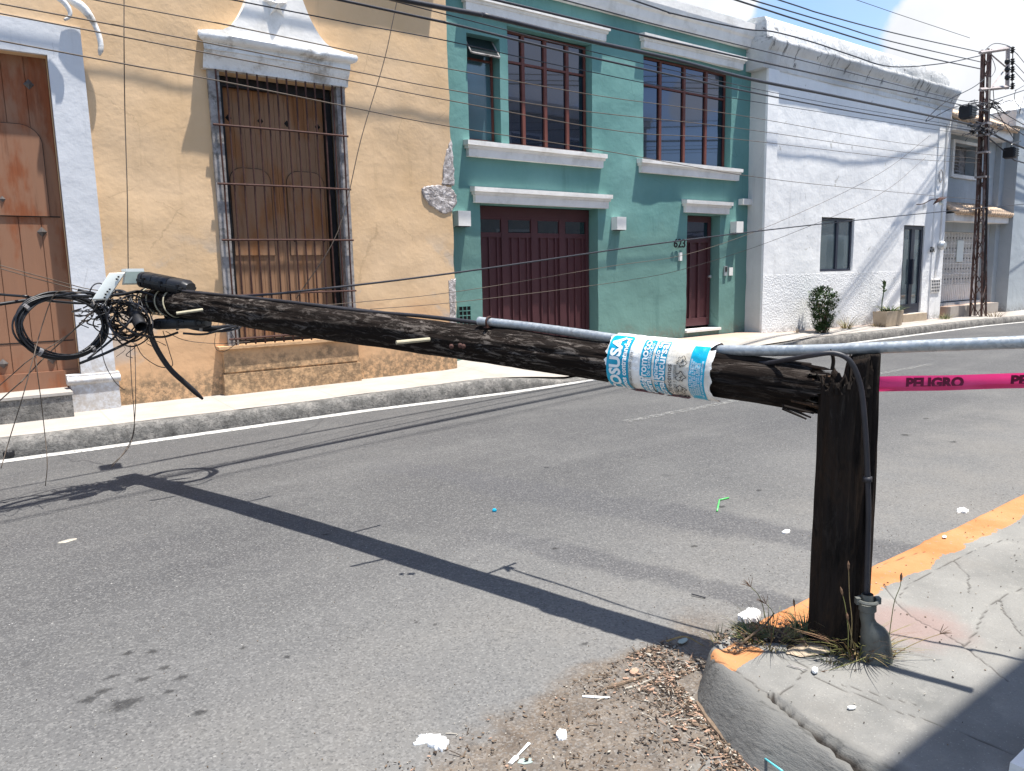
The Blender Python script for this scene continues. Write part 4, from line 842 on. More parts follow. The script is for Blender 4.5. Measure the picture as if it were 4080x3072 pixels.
# ------------------------------------------------------------------ broken utility pole
def trunk(name, pts, radii, mat, parent, n=72, per=90, amp=.006, seed=0, jag0=None, jag1=None, rfun=None, ref=Vector((0, 0, 1))):
    P = spline(pts, 12); L = [0]
    for a, c in zip(P, P[1:]): L.append(L[-1]+(c-a).length)
    tot = L[-1]; m = int(tot*per); S = []; j = 0
    for i in range(m+1):
        d = tot*i/m
        while j < len(L)-2 and L[j+1] < d: j += 1
        t = (d-L[j])/max(1e-9, L[j+1]-L[j]); S.append((P[j].lerp(P[j+1], t), (P[j+1]-P[j]).normalized(), d))
    b = MB(); uvs = []; rings = []
    for i, (p, t, d) in enumerate(S):
        u = t.cross(ref).normalized(); w = u.cross(t).normalized(); row = []; r0 = pw(d/tot, radii)
        for k in range(n):
            a = 2*math.pi*k/n; ca, sa = math.cos(a), math.sin(a)
            ridge = amp*(1.6*noise.noise((ca*1.6+seed, sa*1.6, d*1.6))+1.0*noise.noise((ca*5, sa*5+seed, d*2.2))+.8*noise.noise((ca*15, sa*15, d*4+seed)))
            rr = r0+ridge+(rfun(a, d) if rfun else 0); q = p+(u*ca+w*sa)*rr
            if jag0 and i == 0: q -= t*jag0(a)
            if jag1 and i == m: q += t*jag1(a)
            row.append(b.pt(q))
        rings.append(row)
    for i in range(m):
        A, B = rings[i], rings[i+1]
        for k in range(n):
            b.face(A[k], A[(k+1)%n], B[(k+1)%n], B[k]); u0, u1 = k/n*.63, (k+1)/n*.63; uvs += [(u0, S[i][2]), (u1, S[i][2]), (u1, S[i+1][2]), (u0, S[i+1][2])]
    def cap(ring, c, t, inward, seedc):
        prev = ring
        for f in (.82, .6, .38, .18):
            row = []
            for k in range(n):
                v0 = Vector(b.v[ring[k]]); cc = c+(v0-c)*f; dd = inward*(.2+.8*abs(noise.noise((math.cos(2*math.pi*k/n)*4*f, math.sin(2*math.pi*k/n)*4*f, seedc)))) ; row.append(b.pt(cc+t*dd))
            for k in range(n): b.face(prev[k], prev[(k+1)%n], row[(k+1)%n], row[k]); uvs.extend([(k*.01, 0), (k*.01+.01, 0), (k*.01+.01, .1), (k*.01, .1)])
            prev = row
        b.face(*prev); uvs.extend([(k*.01, .2) for k in range(n)])
    cap(rings[0], S[0][0], S[0][1], .07, 1); cap(rings[-1], S[-1][0], S[-1][1], -.03, 2)
    o = b.build(name, mat, parent, smooth=True); ul = o.data.uv_layers.new(name='UVMap')
    if len(uvs) == len(ul.data):
        ul.data.foreach_set('uv', [c for uv in uvs for c in uv])
    return o, S
A_ = [(2.645, 1.60, 1.132), (2.58, 1.85, 1.15), (2.27, 3.03, 1.222), (1.98, 4.18, 1.292), (1.46, 6.05, 1.412), (1.29, 6.62, 1.446)]
fp = thing('fallen_pole', (2.5, 2.1, 1.1), 'snapped black wooden utility pole lying across the street at waist height', 'utility pole')
def jg(a): return .02+.17*abs(noise.noise((math.cos(a)*2.2, math.sin(a)*2.2, 3.3)))*(1-.6*math.sin(a))+.045*abs(noise.noise((math.cos(a)*9, math.sin(a)*9, 1)))-.06
po, PS = trunk('trunk', A_, [(0, .085), (.12, .089), (.4, .096), (.7, .103), (.9, .096), (1, .084)], [M['poledark']], fp, n=88, per=80, amp=.006, seed=2, jag0=jg)
def pole_at(Y):
    return min(PS, key=lambda s: abs(s[0].y-Y))
b = MB(); e0, t0, _ = PS[0]; u0 = t0.cross(Vector((0, 0, 1))).normalized(); w0 = u0.cross(t0)
for k in range(24):
    a = RND.uniform(0, 2*math.pi); rr = .088*math.sqrt(RND.random()); q = e0+u0*math.cos(a)*rr+w0*math.sin(a)*rr; ln_ = RND.uniform(.02, .13)
    d = (-t0+Vector((RND.uniform(-.2, .2), RND.uniform(-.2, .2), RND.uniform(-.2, .2)))).normalized(); b.tube([q+t0*.06, q+d*ln_*.5, q+d*ln_], [RND.uniform(.006, .013), .006, .001], 4)
b.build('splinter', M['splinter'], fp)
for k in range(26):
    b = MB(); a = RND.uniform(0, 2*math.pi); rr = .078*(.75+.25*RND.random()); q = e0+(u0*math.cos(a)+w0*math.sin(a))*rr; ln_ = RND.choice((.03, .05, .07, .10))*RND.uniform(.7, 1.1); d = (-t0+(u0*math.cos(a)+w0*math.sin(a))*RND.uniform(-.25, .22)).normalized(); tn = (u0*-math.sin(a)+w0*math.cos(a)); ww = RND.uniform(.005, .016); R_ = []
    for i in range(6):
        t = i/5; c_ = q+t0*.05+d*(ln_+.05)*t+tn*.006*noise.noise((k, t*3, 0)); h_ = ww*(1-t*.85)*(1+.4*noise.noise((k, t*6, 2))); nn_ = d.cross(tn); R_.append([b.pt(c_-tn*h_), b.pt(c_+nn_*h_*.4), b.pt(c_+tn*h_), b.pt(c_-nn_*h_*.4)])
    for A, B in zip(R_, R_[1:]):
        for j in range(4): b.face(A[j], A[(j+1)%4], B[(j+1)%4], B[j])
    b.face(*R_[-1]); b.build('splinter', M[('stump', 'greywood_dark', 'splinter')[k%3]], fp)
for (x0, y0, x1, y1) in ((1690, 882, 1742, 905), (1700, 880, 1752, 902), (1690, 876, 1758, 893)):
    p = VP(x0, y0, e0+Vector((-.05, -.05, 0))); q = VP(x1, y1, e0+Vector((-.05, -.08, 0))); b = MB(); b.tube([p, q], [.006, .0035], 5); b.build('splinter', M['stump'], fp)
b = MB(); p = VP(1520, 768, (2.53, 2.0, 1.2)); q = VP(1752, 791, (2.62, 1.66, 1.2)); b.tube([p, p.lerp(q, .5), q], [.02, .019, .013], 8)
b.build('splinter', M['stump'], fp)
# step bolts, knots and bindings
def bolt(x0, x1, y0, y1, z, hook=.035):
    b = MB(); d = Vector((x1-x0, y1-y0, 0)); p = Vector((x0, y0, z)); q = p+d; b.tube(spline([p, q-d*.08, q, q+Vector((0, 0, hook))], 3), .0085, 8); b.build('step_bolt', M['galv'], fp)
bolt(2.34, 2.59, 2.94, 2.965, 1.22); bolt(2.08, 2.31, 4.02, 4.03, 1.285); bolt(1.82, 2.0, 5.12, 5.15, 1.35)
def stick(p0, p1, r=.0105): b = MB(); b.tube([p0, p1], r, 8); b.build('step_bolt', M['bandbeige'], fp)
stick(VP(928, 733, pole_at(3.52)[0]+Vector((-.09, -.04, 0))), VP(856, 740, pole_at(3.52)[0]+Vector((-.24, -.05, 0)))); stick(VP(438, 669, pole_at(5.6)[0]+Vector((-.09, 0, 0))), VP(381, 677, pole_at(5.6)[0]+Vector((-.22, -.03, 0))))
for (px, py) in ((975, 745), (1001, 745), (1062, 741), (994, 743)):
    p = VP(px, py, pole_at(3.2)[0]); b = MB(); c_ = pole_at(p.y)[0]; d = (EYE-p); d.z = 0; d.normalize(); b.lathe(p+d*.097, [(.012, -.02), (.012, .006), (.006, .010)], 10, ax=d); b.build('bolt_head', M['rust'], fp)
def ring_on(px, rr=.007, mat='bandbeige', tilt=.03, rad=.1, nm='binding_wire'):
    # ring round the pole where it shows at picture column px
    best = min(PS, key=lambda s: abs(px-proj(s[0])[0])); p, t, _ = best; u = t.cross(Vector((0, 0, 1))).normalized(); w = u.cross(t); b = MB()
    b.tube([p+t*tilt*math.sin(a)+(u*math.cos(a)+w*math.sin(a))*(rad) for a in [2*math.pi*k/28 for k in range(29)]], rr, 6, cap=False); b.build(nm, M[mat], fp)
def proj(P):
    d = Vector(P)-EYE; z = d.dot(FW); return ((FPX*d.dot(RT)/z+2040)/(4080/2212), (-FPX*d.dot(UP)/z+1536)/(4080/2212))
for px in (330, 343, 361, 381): ring_on(px, .0055, rad=.103)
for px in (300, 306, 315): ring_on(px, .006, 'black', .0, .098)
# bundle of cable stapled along the pole top
def along(Y, up, side=0):
    p, t, _ = pole_at(Y); u = t.cross(Vector((0, 0, 1))).normalized(); w = u.cross(t); return p+w*up+u*side
b = MB(); b.tube(spline([along(y, .108+.006*math.sin(y*4), .012*math.sin(y*2)) for y in (6.5, 6.0, 5.4, 4.8, 4.2, 3.7, 3.3, 3.1)], 6), .011, 8); b.tube(spline([along(y, .107, .03+.012*math.sin(y*3)) for y in (6.5, 6.0, 5.5, 5.0, 4.4, 3.9)], 6), .008, 8)
tag(b.build('stapled_cable', M['blackdull'], smooth=True), 'black cable stapled along the top of the fallen pole', 'cable', 'cables')
# ---- stump
stc = Vector((2.643, 1.464, .1)); stp = thing('pole_stump', stc, 'charred looking upright pole stump still standing in the pavement', 'pole stump')
rt2 = Vector((RT.x, RT.y, 0)).normalized(); fw2 = Vector((FW.x, FW.y, 0)).normalized()
def stump_mesh():
    b = MB(); n = 170; m = 120; uvs = []; rings = []
    # along z; angle a: direction = rt2*cos + fw2*sin
    def top(ca, sa):
        x = ca
        if x > .60: return 1.285
        if x > .26: return 1.20+.07*math.sin((x-.26)/.34*math.pi)+.02*noise.noise((x*14, sa*9, 0))
        return 1.18+.05*noise.noise((x*4, sa*4, 2))+.045*noise.noise((x*11, sa*9, 5))*max(.2, noise.noise((x*3, sa*3, 8))+.6)+.02*noise.noise((x*30, sa*25, 1))+.03*sstep(-.8, -.3, x)-.015
    for i in range(m+1):
        row = []; f = i/m
        for k in range(n):
            a = 2*math.pi*k/n; ca, sa = math.cos(a), math.sin(a); zt = top(ca, sa); z = lerp(.05, zt, f) if f < .9 else lerp(.05+(zt-.05)*.9, zt, (f-.9)/.1)
            r = .099+.0045*noise.noise((ca*3, sa*3, z*1.5))+.005*noise.noise((ca*7, sa*7, z*2.6))+.0035*noise.noise((ca*26, sa*26, z*3.5)); r += .006*(1-z)
            if sa < 0: # front crack between main slab and the right hand rib
                g_ = math.exp(-((ca-(.62+.03*math.sin(z*2)))/.05)**2); r -= .028*g_; r += .004*(ca > .66)
                if ca < .52: r -= .012*(1-abs(ca)*.2)*sstep(.2, -.9, sa)
            row.append(b.pt(Vector((stc.x, stc.y, z))+rt2*ca*r+fw2*sa*r))
        rings.append(row)
    for i in range(m):
        A, B = rings[i], rings[i+1]
        for k in range(n): b.face(A[k], A[(k+1)%n], B[(k+1)%n], B[k]); uvs += [(k/n*.7, i/m*1.1), ((k+1)/n*.7, i/m*1.1), ((k+1)/n*.7, (i+1)/m*1.1), (k/n*.7, (i+1)/m*1.1)]
    prev = rings[-1]
    for f in (.85, .65, .4, .2):
        row = []
        for k in range(n):
            v0 = Vector(b.v[rings[-1][k]]); c = Vector((stc.x, stc.y, v0.z)); q = c+(v0-c)*f; q.z -= (.05*(1-f)+.04*abs(noise.noise((q.x*60, q.y*60, f*3)))) if v0.z < 1.27 else .02*(1-f); row.append(b.pt(q))
        for k in range(n): b.face(prev[k], prev[(k+1)%n], row[(k+1)%n], row[k]); uvs += [(k*.01, 0), (k*.01+.01, 0), (k*.01+.01, .05), (k*.01, .05)]
        prev = row
    b.face(*prev); uvs += [(0, 0)]*n
    o = b.build('trunk', M['stump'], stp, smooth=True); ul = o.data.uv_layers.new(name='UVMap'); ul.data.foreach_set('uv', [c for uv in uvs for c in uv]); return o
stump_mesh()
b = MB()
for k in range(60):
    ca = RND.uniform(-.95, .45); sa = RND.uniform(-1, 1)*math.sqrt(1-ca*ca)*.95; q = Vector((stc.x, stc.y, 1.14+RND.uniform(-.01, .03)))+(rt2*ca+fw2*sa)*.1
    d = Vector((RND.uniform(-.5, .5), RND.uniform(-.5, .5), 1)).normalized(); l = RND.uniform(.015, .055); b.tube([q, q+d*l*.6, q+d*l], [.009, .006, .001], 4)
q = VP(1797, 800, stc-fw2*.09)
b.tube(spline([q, VP(1800, 780, stc-fw2*.09), VP(1797, 764, stc-fw2*.09), VP(1794, 754, stc-fw2*.09)], 3), [.007]*6+[.005, .004, .003, .002], 5)
b.build('splinter', M['stump'], stp)
# cable from fallen pole over the stump and down into the metal riser boot
pf = stc-fw2*.13
b = MB(); pts = [VP(1470, 757, (2.5, 2.12, 1.2)), VP(1560, 775, (2.55, 1.95, 1.2)), VP(1640, 785, (2.58, 1.8, 1.2)), VP(1700, 777, (2.62, 1.6, 1.2)), VP(1752, 768, stc-fw2*.07), VP(1800, 763, stc-fw2*.11), VP(1836, 780, pf), VP(1858, 830, pf), VP(1867, 900, pf), VP(1873, 1000, pf), VP(1876, 1100, pf), VP(1874, 1200, pf), VP(1871, 1290, pf)]
b.tube(spline(pts, 8), .0095, 10); b.tube([VP(1874, 1030, pf), VP(1874, 1040, pf)], .016, 8)
tag(b.build('riser_cable', M['blackdull'], smooth=True), 'thick black cable bent over the stump top and running down it', 'cable', 'cables')
def vring(b, rings_): pass
bt = thing('riser_boot', VP(1893, 1400, pf), 'dented grey metal conduit boot at the foot of the stump', 'conduit boot')
b = MB(); prof = [(1874, 1283, .0205), (1874, 1302, .022), (1874, 1304, .031), (1874, 1318, .031), (1873, 1320, .026), (1873, 1334, .026), (1877, 1344, .028), (1887, 1356, .042), (1890, 1366, .050), (1892, 1385, .053), (1893, 1405, .056), (1893, 1436, .057)]
RG = []
for (x, y, r) in prof:
    c_ = VP(x, y, pf-fw2*.01); RG.append([b.pt(c_+rt2*math.cos(2*math.pi*k/28)*r+fw2*math.sin(2*math.pi*k/28)*r*.9) for k in range(28)])
for A, B in zip(RG, RG[1:]):
    for k in range(28): b.face(A[k], B[k], B[(k+1)%28], A[(k+1)%28])
b.build('boot', M['bootm'], bt, autos=35)
b = MB(); c_ = VP(1874, 1297, pf-fw2*.01); b.tube([c_+rt2*.034*math.cos(t)+fw2*.034*math.sin(t) for t in [2*math.pi*k/20 for k in range(21)]], .007, 6)
for s in (-1, 1): b.obox(c_+rt2*(s*.036-.008)-fw2*.01+Vector((0, 0, -.012)), rt2*(.018 if s > 0 else .016), fw2*.02, Vector((0, 0, .024)))
b.build('clamp', M['bootm'], bt)
# ---- galvanised pipe
pz = Vector((2.5, 2.1, 1.2)); pe = Vector((2.88, .75, 1.2)); nrm = Vector((pe.y-pz.y, -(pe.x-pz.x), 0)).normalized()
gp_ = [VP(1034, 693, along(3.22, .1)), VP(1150, 706, along(2.95, .1)), VP(1300, 727, along(2.52, .1)), VP(1420, 745, along(2.27, .1)), VP(1500, 754, along(2.1, .1)), VP(1580, 757, pz, nrm), VP(1720, 757, pz, nrm), VP(1880, 752, pz, nrm), VP(2050, 745, pz, nrm), VP(2212, 739, pz, nrm)]
d = (gp_[-1]-gp_[-2]); gp_.append(gp_[-1]+d*(.16/d.length)*1.4)
b = MB(); b.tube(spline(gp_, 8), .0215, 20); gpi = b.build('pipe', M['galv'], None, autos=40); gpi.name = 'galvanised_pipe'
tag(gpi, 'bent galvanised steel pipe strapped to the pole and resting on the stump', 'pipe')
b = MB(); c_ = VP(1056, 695, along(3.15, .1)); dd = (gp_[1]-gp_[0]).normalized(); u = dd.cross(Vector((0, 0, 1))).normalized(); w = u.cross(dd)
b.tube([c_+(u*math.cos(t)+w*math.sin(t))*.025 for t in [2*math.pi*k/18 for k in range(19)]], .006, 6); b.obox(c_-w*.03-u*.03-dd*.01, u*.06, dd*.02, w*.006); b.build('pipe_strap', M['rust'], gpi)
# ---- poster wrapped round the pole
PL = [(s, (s[2])) for s in PS]
def on_pole(sd_, ang, r):
    """sd_: metres along the pole from the break; ang: 0 = facing camera, + = up"""
    i = max(0, min(len(PS)-2, int(sd_/PS[-1][2]*(len(PS)-1)))); p, t, dd_ = PS[i]; p = p+t*(sd_-dd_); w = t.cross(Vector((0, 0, 1))).normalized(); up_ = w.cross(t)
    if w.dot(EYE-p) < 0: w = -w
    return p+(w*math.cos(ang)+up_*math.sin(ang))*r
def s_at(px): return min(PS, key=lambda s: abs(px-proj(s[0])[0]))[2]
s0, s1 = s_at(1545), s_at(1334); SL = s1-s0
ps = thing('pole_poster', on_pole((s0+s1)/2, 0, .1), 'crumpled white and blue hiring poster taped round the fallen pole', 'poster')
def psurf(u, v, lift=0):     # u 0..1 from the left edge (far end of pole) to right edge, v angle
    s = s1-(s1-s0)*u; wr = .004*noise.noise((s*14, v*2.2, 3))+.0018*noise.noise((s*40, v*6, 1))
    bulge = .034*max(0, math.sin(v))**1.6+.004
    return on_pole(s, v, .0985+bulge+wr+lift)
def pgrid(name, u0, u1, v0, v1, mat, lift, jagu=0, nu=36, nv=70, par=ps):
    b = MB(); I = []
    for i in range(nu+1):
        row = []
        for j in range(nv+1):
            v = lerp(v0, v1, j/nv); u = lerp(u0, u1, i/nu)
            if jagu: u += (jagu*noise.noise((v*2.3, i/nu*.6, 1))+jagu*.55*noise.noise((v*6.1, i/nu, 6))*max(0, noise.noise((v*1.7, 3, i/nu))+.35)*2+jagu*.12*noise.noise((v*31, i/nu, 2)))*(abs(i/nu-.5)*2)**5
            vv = v+(.12*noise.noise((u*6, 0, 4)) if jagu and j in (0, nv) else 0)
            row.append(b.pt(psurf(u, vv, lift)))
        I.append(row)
    for i in range(nu):
        for j in range(nv): b.face(I[i][j], I[i+1][j], I[i+1][j+1], I[i][j+1])
    return b.build(name, mat, par, smooth=True)
pgrid('sheet', 0, 1, -1.65, 2.6, M['poster'], 0, .05, 80, 150)
def rrect(name, u0, u1, v0, v1, mat, lift, rc=.16):
    """panel with rounded corners, clipped on a fine grid"""
    nu, nv = 40, 110; b = MB(); ids = {}
    hu, hv = (u1-u0)*SL/2, (v1-v0)*.112/2; rr = rc*min(hu, hv)*2
    for i in range(nu+1):
        for j in range(nv+1):
            x = lerp(-hu, hu, i/nu); y = lerp(-hv, hv, j/nv); ax, ay = abs(x)-(hu-rr), abs(y)-(hv-rr)
            if ax > 0 and ay > 0:
                h_ = math.hypot(ax, ay)
                if h_ > rr: f = rr/h_; x = math.copysign(hu-rr+ax*f, x); y = math.copysign(hv-rr+ay*f, y)
            ids[i, j] = b.pt(psurf((u0+u1)/2+x/SL, (v0+v1)/2+y/.112, lift))
    for i in range(nu):
        for j in range(nv): b.face(ids[i, j], ids[i+1, j], ids[i+1, j+1], ids[i, j+1])
    return b.build(name, M[mat], ps, smooth=True)
L1, L2 = .004, .0062
rrect('printed_panel', .01, .24, -1.5, 1.25, 'blue', L1, .12)
rrect('printed_panel', .36, .475, -.27, 1.2, 'blue', L1); rrect('printed_panel', .50, .615, -.33, 1.2, 'blue', L1)
rrect('printed_panel', .36, .475, -1.5, -.36, 'blue', L1); rrect('printed_panel', .50, .615, -1.5, -.42, 'blue', L1)
rrect('printed_panel', .84, .985, -1.5, 1.15, 'blue', L1, .05)
def ptext(txt, size, u, v, mat='posterwhite', bold=.0, squash=1.0):
    return put_text(ps, 'lettering', txt, size, mat, lambda x, y, z: psurf(u-y/SL, v+x*squash/.115, L2), 0, bold)
ptext('COSUSA', .074, .105, -.1, bold=.003); ptext('\u00a1Estamos contratando!', .034, .195, -.15, bold=.0012, squash=.95)
ptext('Promotor', .050, .40, .42, bold=.001); ptext('de cambaceo', .027, .45, .42)
ptext('Encargado de', .030, .525, .42, bold=.0006); ptext('Sucursal', .050, .575, .42, bold=.001)
ptext('Mercado', .036, .395, -.93, bold=.0006); ptext('General', .044, .445, -.93, bold=.001); ptext('Encargado de', .026, .525, -.95); ptext('Sucursal', .044, .575, -.95, bold=.001)
ptext('Ofrecemos', .034, .655, -.3, 'paint_a'); ptext('Contrataci\u00f3n inmediata', .02, .262, -.2, 'paint_a')
for j, (uu) in enumerate((.70, .715)): ptext('sueldo base  y  comisiones', .014, uu, -.3, 'paint_a')
for k, vv in enumerate((-1.1, -.62, -.05, .5)):
    b = MB(); rr = .019; cu_ = .765
    b.tube([psurf(cu_+rr*(1+.35*math.sin(t*5+k))*math.cos(t)/SL, vv+rr*(1+.3*math.sin(t*(3+k)))*math.sin(t)/.112, L2) for t in [2*math.pi*i/26 for i in range(27)]], .0014, 4); b.build('printed_icon', M['paint_a'], ps)
    b = MB(); b.tube([psurf(cu_+.002, vv-.1, L2), psurf(cu_+.01, vv+.1, L2)], .0013, 4); b.tube([psurf(cu_-.012, vv-.05, L2), psurf(cu_+.02, vv+.02, L2)], .0013, 4); b.build('printed_icon', M['paint_a'], ps)
for k, u_ in enumerate((.855, .875, .895, .915, .935, .96)): ptext(['informes y citas al momento', 'horario de lunes a sabado', 'prestaciones de ley pago', 'semanal bonos y seguro', 'presentate con solicitud', 'en tu sucursal mas cercana'][k], .016, u_, -.15)
pgrid('packing_tape', .16, .50, -1.95, -1.55, M['tapebrown'], .012, .02, 10, 8); pgrid('packing_tape', .54, .76, -1.9, -1.5, M['tapebrown'], .010, .02, 10, 8); pgrid('packing_tape', .97, 1.05, -1.7, 1.0, M['poster'], .003, .04, 6, 40)
# ---- danger tape
tp = thing('barrier_tape', (2.9, 1.5, 1.1), 'pink plastic danger tape stretched behind the stump reading PELIGRO', 'barrier tape')
TP = [Vector(p) for p in ((2.52, 2.95, 1.235), (2.62, 2.40, 1.19), (2.75, 1.86, 1.15), (2.88, 1.53, 1.148), (3.04, 1.15, 1.18), (3.22, .75, 1.215), (3.45, .2, 1.28))]
TS = spline(TP, 20); TL = [0]
for a, c in zip(TS, TS[1:]): TL.append(TL[-1]+(c-a).length)
def tape_pt(s, h, lift=0):
    j = max(0, min(len(TS)-2, next((i for i in range(len(TL)-1) if TL[i+1] >= s), len(TS)-2))); t = (s-TL[j])/(TL[j+1]-TL[j]); p = TS[j].lerp(TS[j+1], t); d = (TS[j+1]-TS[j]).normalized()
    nx = d.cross(Vector((0, 0, 1))).normalized()
    if nx.dot(EYE-p) < 0: nx = -nx
    wob = .006*noise.noise((s*3, h*20, 0))
    return p+Vector((0, 0, h*(1+.10*noise.noise((s*2.2, 1, 1)))-.012*math.sin(math.pi*s/TL[-1])+.004*noise.noise((s*4, 5, 1))))+nx*(.006*math.sin(h*70+s*2)+wob*1.6+.010*noise.noise((s*1.8, h*9, 4))+lift)
b = MB(); I = []
for i in range(140):
    s = TL[-1]*i/139; tw = sstep(0, .35, s); I.append([b.pt(tape_pt(s, (-.028+.056*k/8)*(.25+.75*tw))) for k in range(9)])
for A, B in zip(I, I[1:]):
    for k in range(8): b.face(A[k], B[k], B[k+1], A[k+1])
b.build('ribbon', M['pink'], tp, smooth=True)
b = MB(); I = []
for i in range(140):
    s = TL[-1]*i/139; tw = sstep(0, .35, s); I.append([b.pt(tape_pt(s, h*(.25+.75*tw), .0035)) for h in (-.0285, -.025, -.020, -.016, -.012)])
for A, B in zip(I, I[1:]):
    for k in range(4): b.face(A[k], B[k], B[k+1], A[k+1])
b.build('folded_edge', M['pink'], tp, smooth=True)
def s_px(px): return min(zip(TL, TS), key=lambda q: abs(px-proj(q[1])[0]))[0]
for px, ds_ in ((2014, 0), (2178, .105), (1752, 0)):
    sc = s_px(px)+ds_; put_text(tp, 'lettering', 'PELIGRO', .050, 'ink', lambda x, y, z: tape_pt(sc+x*.98, y-.001, .005), 0, .0030, cut=[(Vector((0, -.011, 0)), Vector((0, -1, 0)))])
b = MB(); kx = Vector((2.52, 2.95, 1.25))
for k in range(5): b.tube(spline([kx+Vector((RND.uniform(-.02, .02), RND.uniform(-.02, .02), .02)), kx+Vector((RND.uniform(-.03, .03), RND.uniform(-.03, .03), -.04)), kx+Vector((RND.uniform(-.05, .05), RND.uniform(-.05, .05), -.10))], 4), [.014]*8+[.006], 5, flat=.25)
b.build('knot', M['pink'], tp, smooth=True)

# ---- gear at the far end of the fallen pole
GEAR = Vector((1.25, 6.5, 1.4)); gn = Vector((0, 1, 0))
def G(x, y, Y=6.5): return VY(x, y, Y)
def qbox(name, pts, Y, th, mats, label, cat, bev=.012, group=None, tilt=0):
    """box whose front face is the quad pts (picture px) on plane Y, pushed back th, bevelled rim"""
    F = [G(x, y, Y+tilt*(i in (1, 2))) for i, (x, y) in enumerate(pts)]; c = sum(F, Vector())/4; b = MB(); bk = Vector((.02, th, -.01)); R_ = []
    for f, dy in ((.93, 0), (.975, .006), (1, .02), (1, 1.0)):
        R_.append([b.pt(c+(p-c)*f+bk*dy) for p in F])
    b.face(*R_[0])
    for A, B in zip(R_, R_[1:]):
        for k in range(4): b.face(A[k], B[k], B[(k+1)%4], A[(k+1)%4])
    b.face(*R_[-1][::-1]); o = b.build(name, mats, autos=25); tag(o, label, cat, group); return o, F
bx, F = qbox('terminal_box', [(236, 590), (270, 589), (232, 646), (199, 647)], 6.04, .13, M['boxwhite'], 'white slanted cable terminal box lashed beside the pole tip', 'equipment box')
for (x, y) in ((237, 625), (232, 630), (243, 634), (228, 636), (256, 598), (252, 603), (249, 632), (226, 643)):
    b = MB(); p = G(x, y, 6.032); b.box(p.x-.006, p.x+.006, p.y-.002, p.y+.004, p.z-.006, p.z+.006); b.build('port_mark', M['darkiron'], bx)
bx2, F = qbox('amplifier_box', [(272, 587), (312, 585), (318, 612), (268, 613)], 6.95, .22, M['boxgrey'], 'grey green amplifier box behind the white terminal box', 'equipment box')
b = MB(); p = G(272, 587, 6.93); q = G(312, 585, 6.93)
for k in range(5): b.box(p.x, q.x, 6.95+k*.04, 6.965+k*.04, p.z-.0, p.z+.025)
b.build('cooling_fin', M['boxwhite'], bx2)
# splice closure on top (black, lying along the pole)
def closure(name, a, c, r, Y0, Y1, label):
    p, q = G(*a, Y0), G(*c, Y1); d = (q-p); b = MB(); L_ = d.length; d.normalize(); u = d.cross(Vector((0, 0, 1))).normalized(); w = u.cross(d)
    def sec(t, rr, fl=.7): return [b.pt(p+d*L_*t+(u*math.copysign(abs(math.cos(a_))**.6, math.cos(a_))*rr+w*math.copysign(abs(math.sin(a_))**.6, math.sin(a_))*rr*fl)) for a_ in [2*math.pi*k/20 for k in range(20)]]
    RR = [sec(t, rr) for t, rr in ((0, r*.6), (.02, r*.9), (.05, r), (.10, r), (.105, r*.92), (.12, r*.92), (.125, r), (.3, r*1.0), (.305, r*.95), (.32, r*.95), (.325, r), (.62, r), (.625, r*.95), (.64, r*.95), (.645, r), (.9, r), (.92, r*.9), (1, r*.7))]
    for A, B in zip(RR, RR[1:]):
        for k in range(20): b.face(A[k], A[(k+1)%20], B[(k+1)%20], B[k])
    b.face(*RR[0][::-1]); b.face(*RR[-1]); o = b.build(name, M['black'], autos=35); tag(o, label, 'splice closure')
    b = MB(); b.obox(p+d*L_*.04-u*r*1.12-w*.012, d*L_*.92, u*r*2.24, w*.02); b.build('flange', M['black'], o)
    for t in (.15, .5, .85):
        b = MB(); b.obox(p+d*L_*t-u*r*1.15-w*.02, d*.018, u*r*2.3, w*.045); b.build('latch', M['darkiron'], o)
    return o
closure('splice_closure', (308, 603), (412, 624), .088, 6.45, 6.15, 'black ribbed splice closure lying on top of the pole')
closure('splice_closure', (338, 700), (450, 696), .062, 6.35, 6.0, 'black box shaped splice closure hanging under the pole')
b = MB(); b.lathe(G(286, 668, 6.35), [(.040, 0), (.046, .015), (.046, .23), (.041, .235), (.038, .2), (.035, .02)], 20, ax=G(310, 716, 6.1)-G(286, 668, 6.35), capb=True, capt=False); tag(b.build('cable_duct', M['black'], autos=40), 'short black open ended duct hanging under the pole tip', 'duct')
b = MB(); b.tube(spline([G(x, y, 6.3) for x, y in ((322, 700), (328, 730), (345, 765), (370, 800), (405, 832), (438, 862))], 6), [.021]*28+[.018, .014, .01], 10); tag(b.build('hanging_cable_end', M['black'], smooth=True), 'thick cut cable end hanging down from under the pole', 'cable', 'cables')
# coils
def coil(cx, cy, Y, rx, rz, nturn, label, nvec, r=.0075, spread=.028, seed=1):
    c = G(cx, cy, Y); nvec = Vector(nvec).normalized(); u = nvec.cross(Vector((0, 0, 1))).normalized(); w = u.cross(nvec)
    b = MB()
    for k in range(nturn):
        ph = RND.uniform(0, 6.28); dr = RND.uniform(-spread, spread); off = RND.uniform(-spread, spread); pts = []
        for i in range(57):
            a = 2*math.pi*i/56; q = 1+(dr+.014*math.sin(2*a+ph)+.008*math.sin(3*a+ph*2))/rx
            pts.append(c+u*rx*q*math.cos(a)+w*rz*q*math.sin(a)+nvec*(off+.01*math.sin(a+ph)))
        b.tube(pts, r, 6, cap=False)
    o = b.build('cable_coil', M['black'], smooth=True); tag(o, label, 'cable coil')
    for a in (.7, 2.4, 4.1, 5.4):
        b = MB(); p = c+u*rx*math.cos(a)+w*rz*math.sin(a); t = (-u*math.sin(a)*rx+w*math.cos(a)*rz).normalized(); b.tube([p-t*.012, p+t*.012], spread*1.35+.006, 10); b.build('cable_tie', M['greywood'], o)
    return o
coil(138, 704, 6.3, .300, .222, 17, 'large upright coil of black cable hanging in front of the big door', (.35, -1, .12), .007, .018)
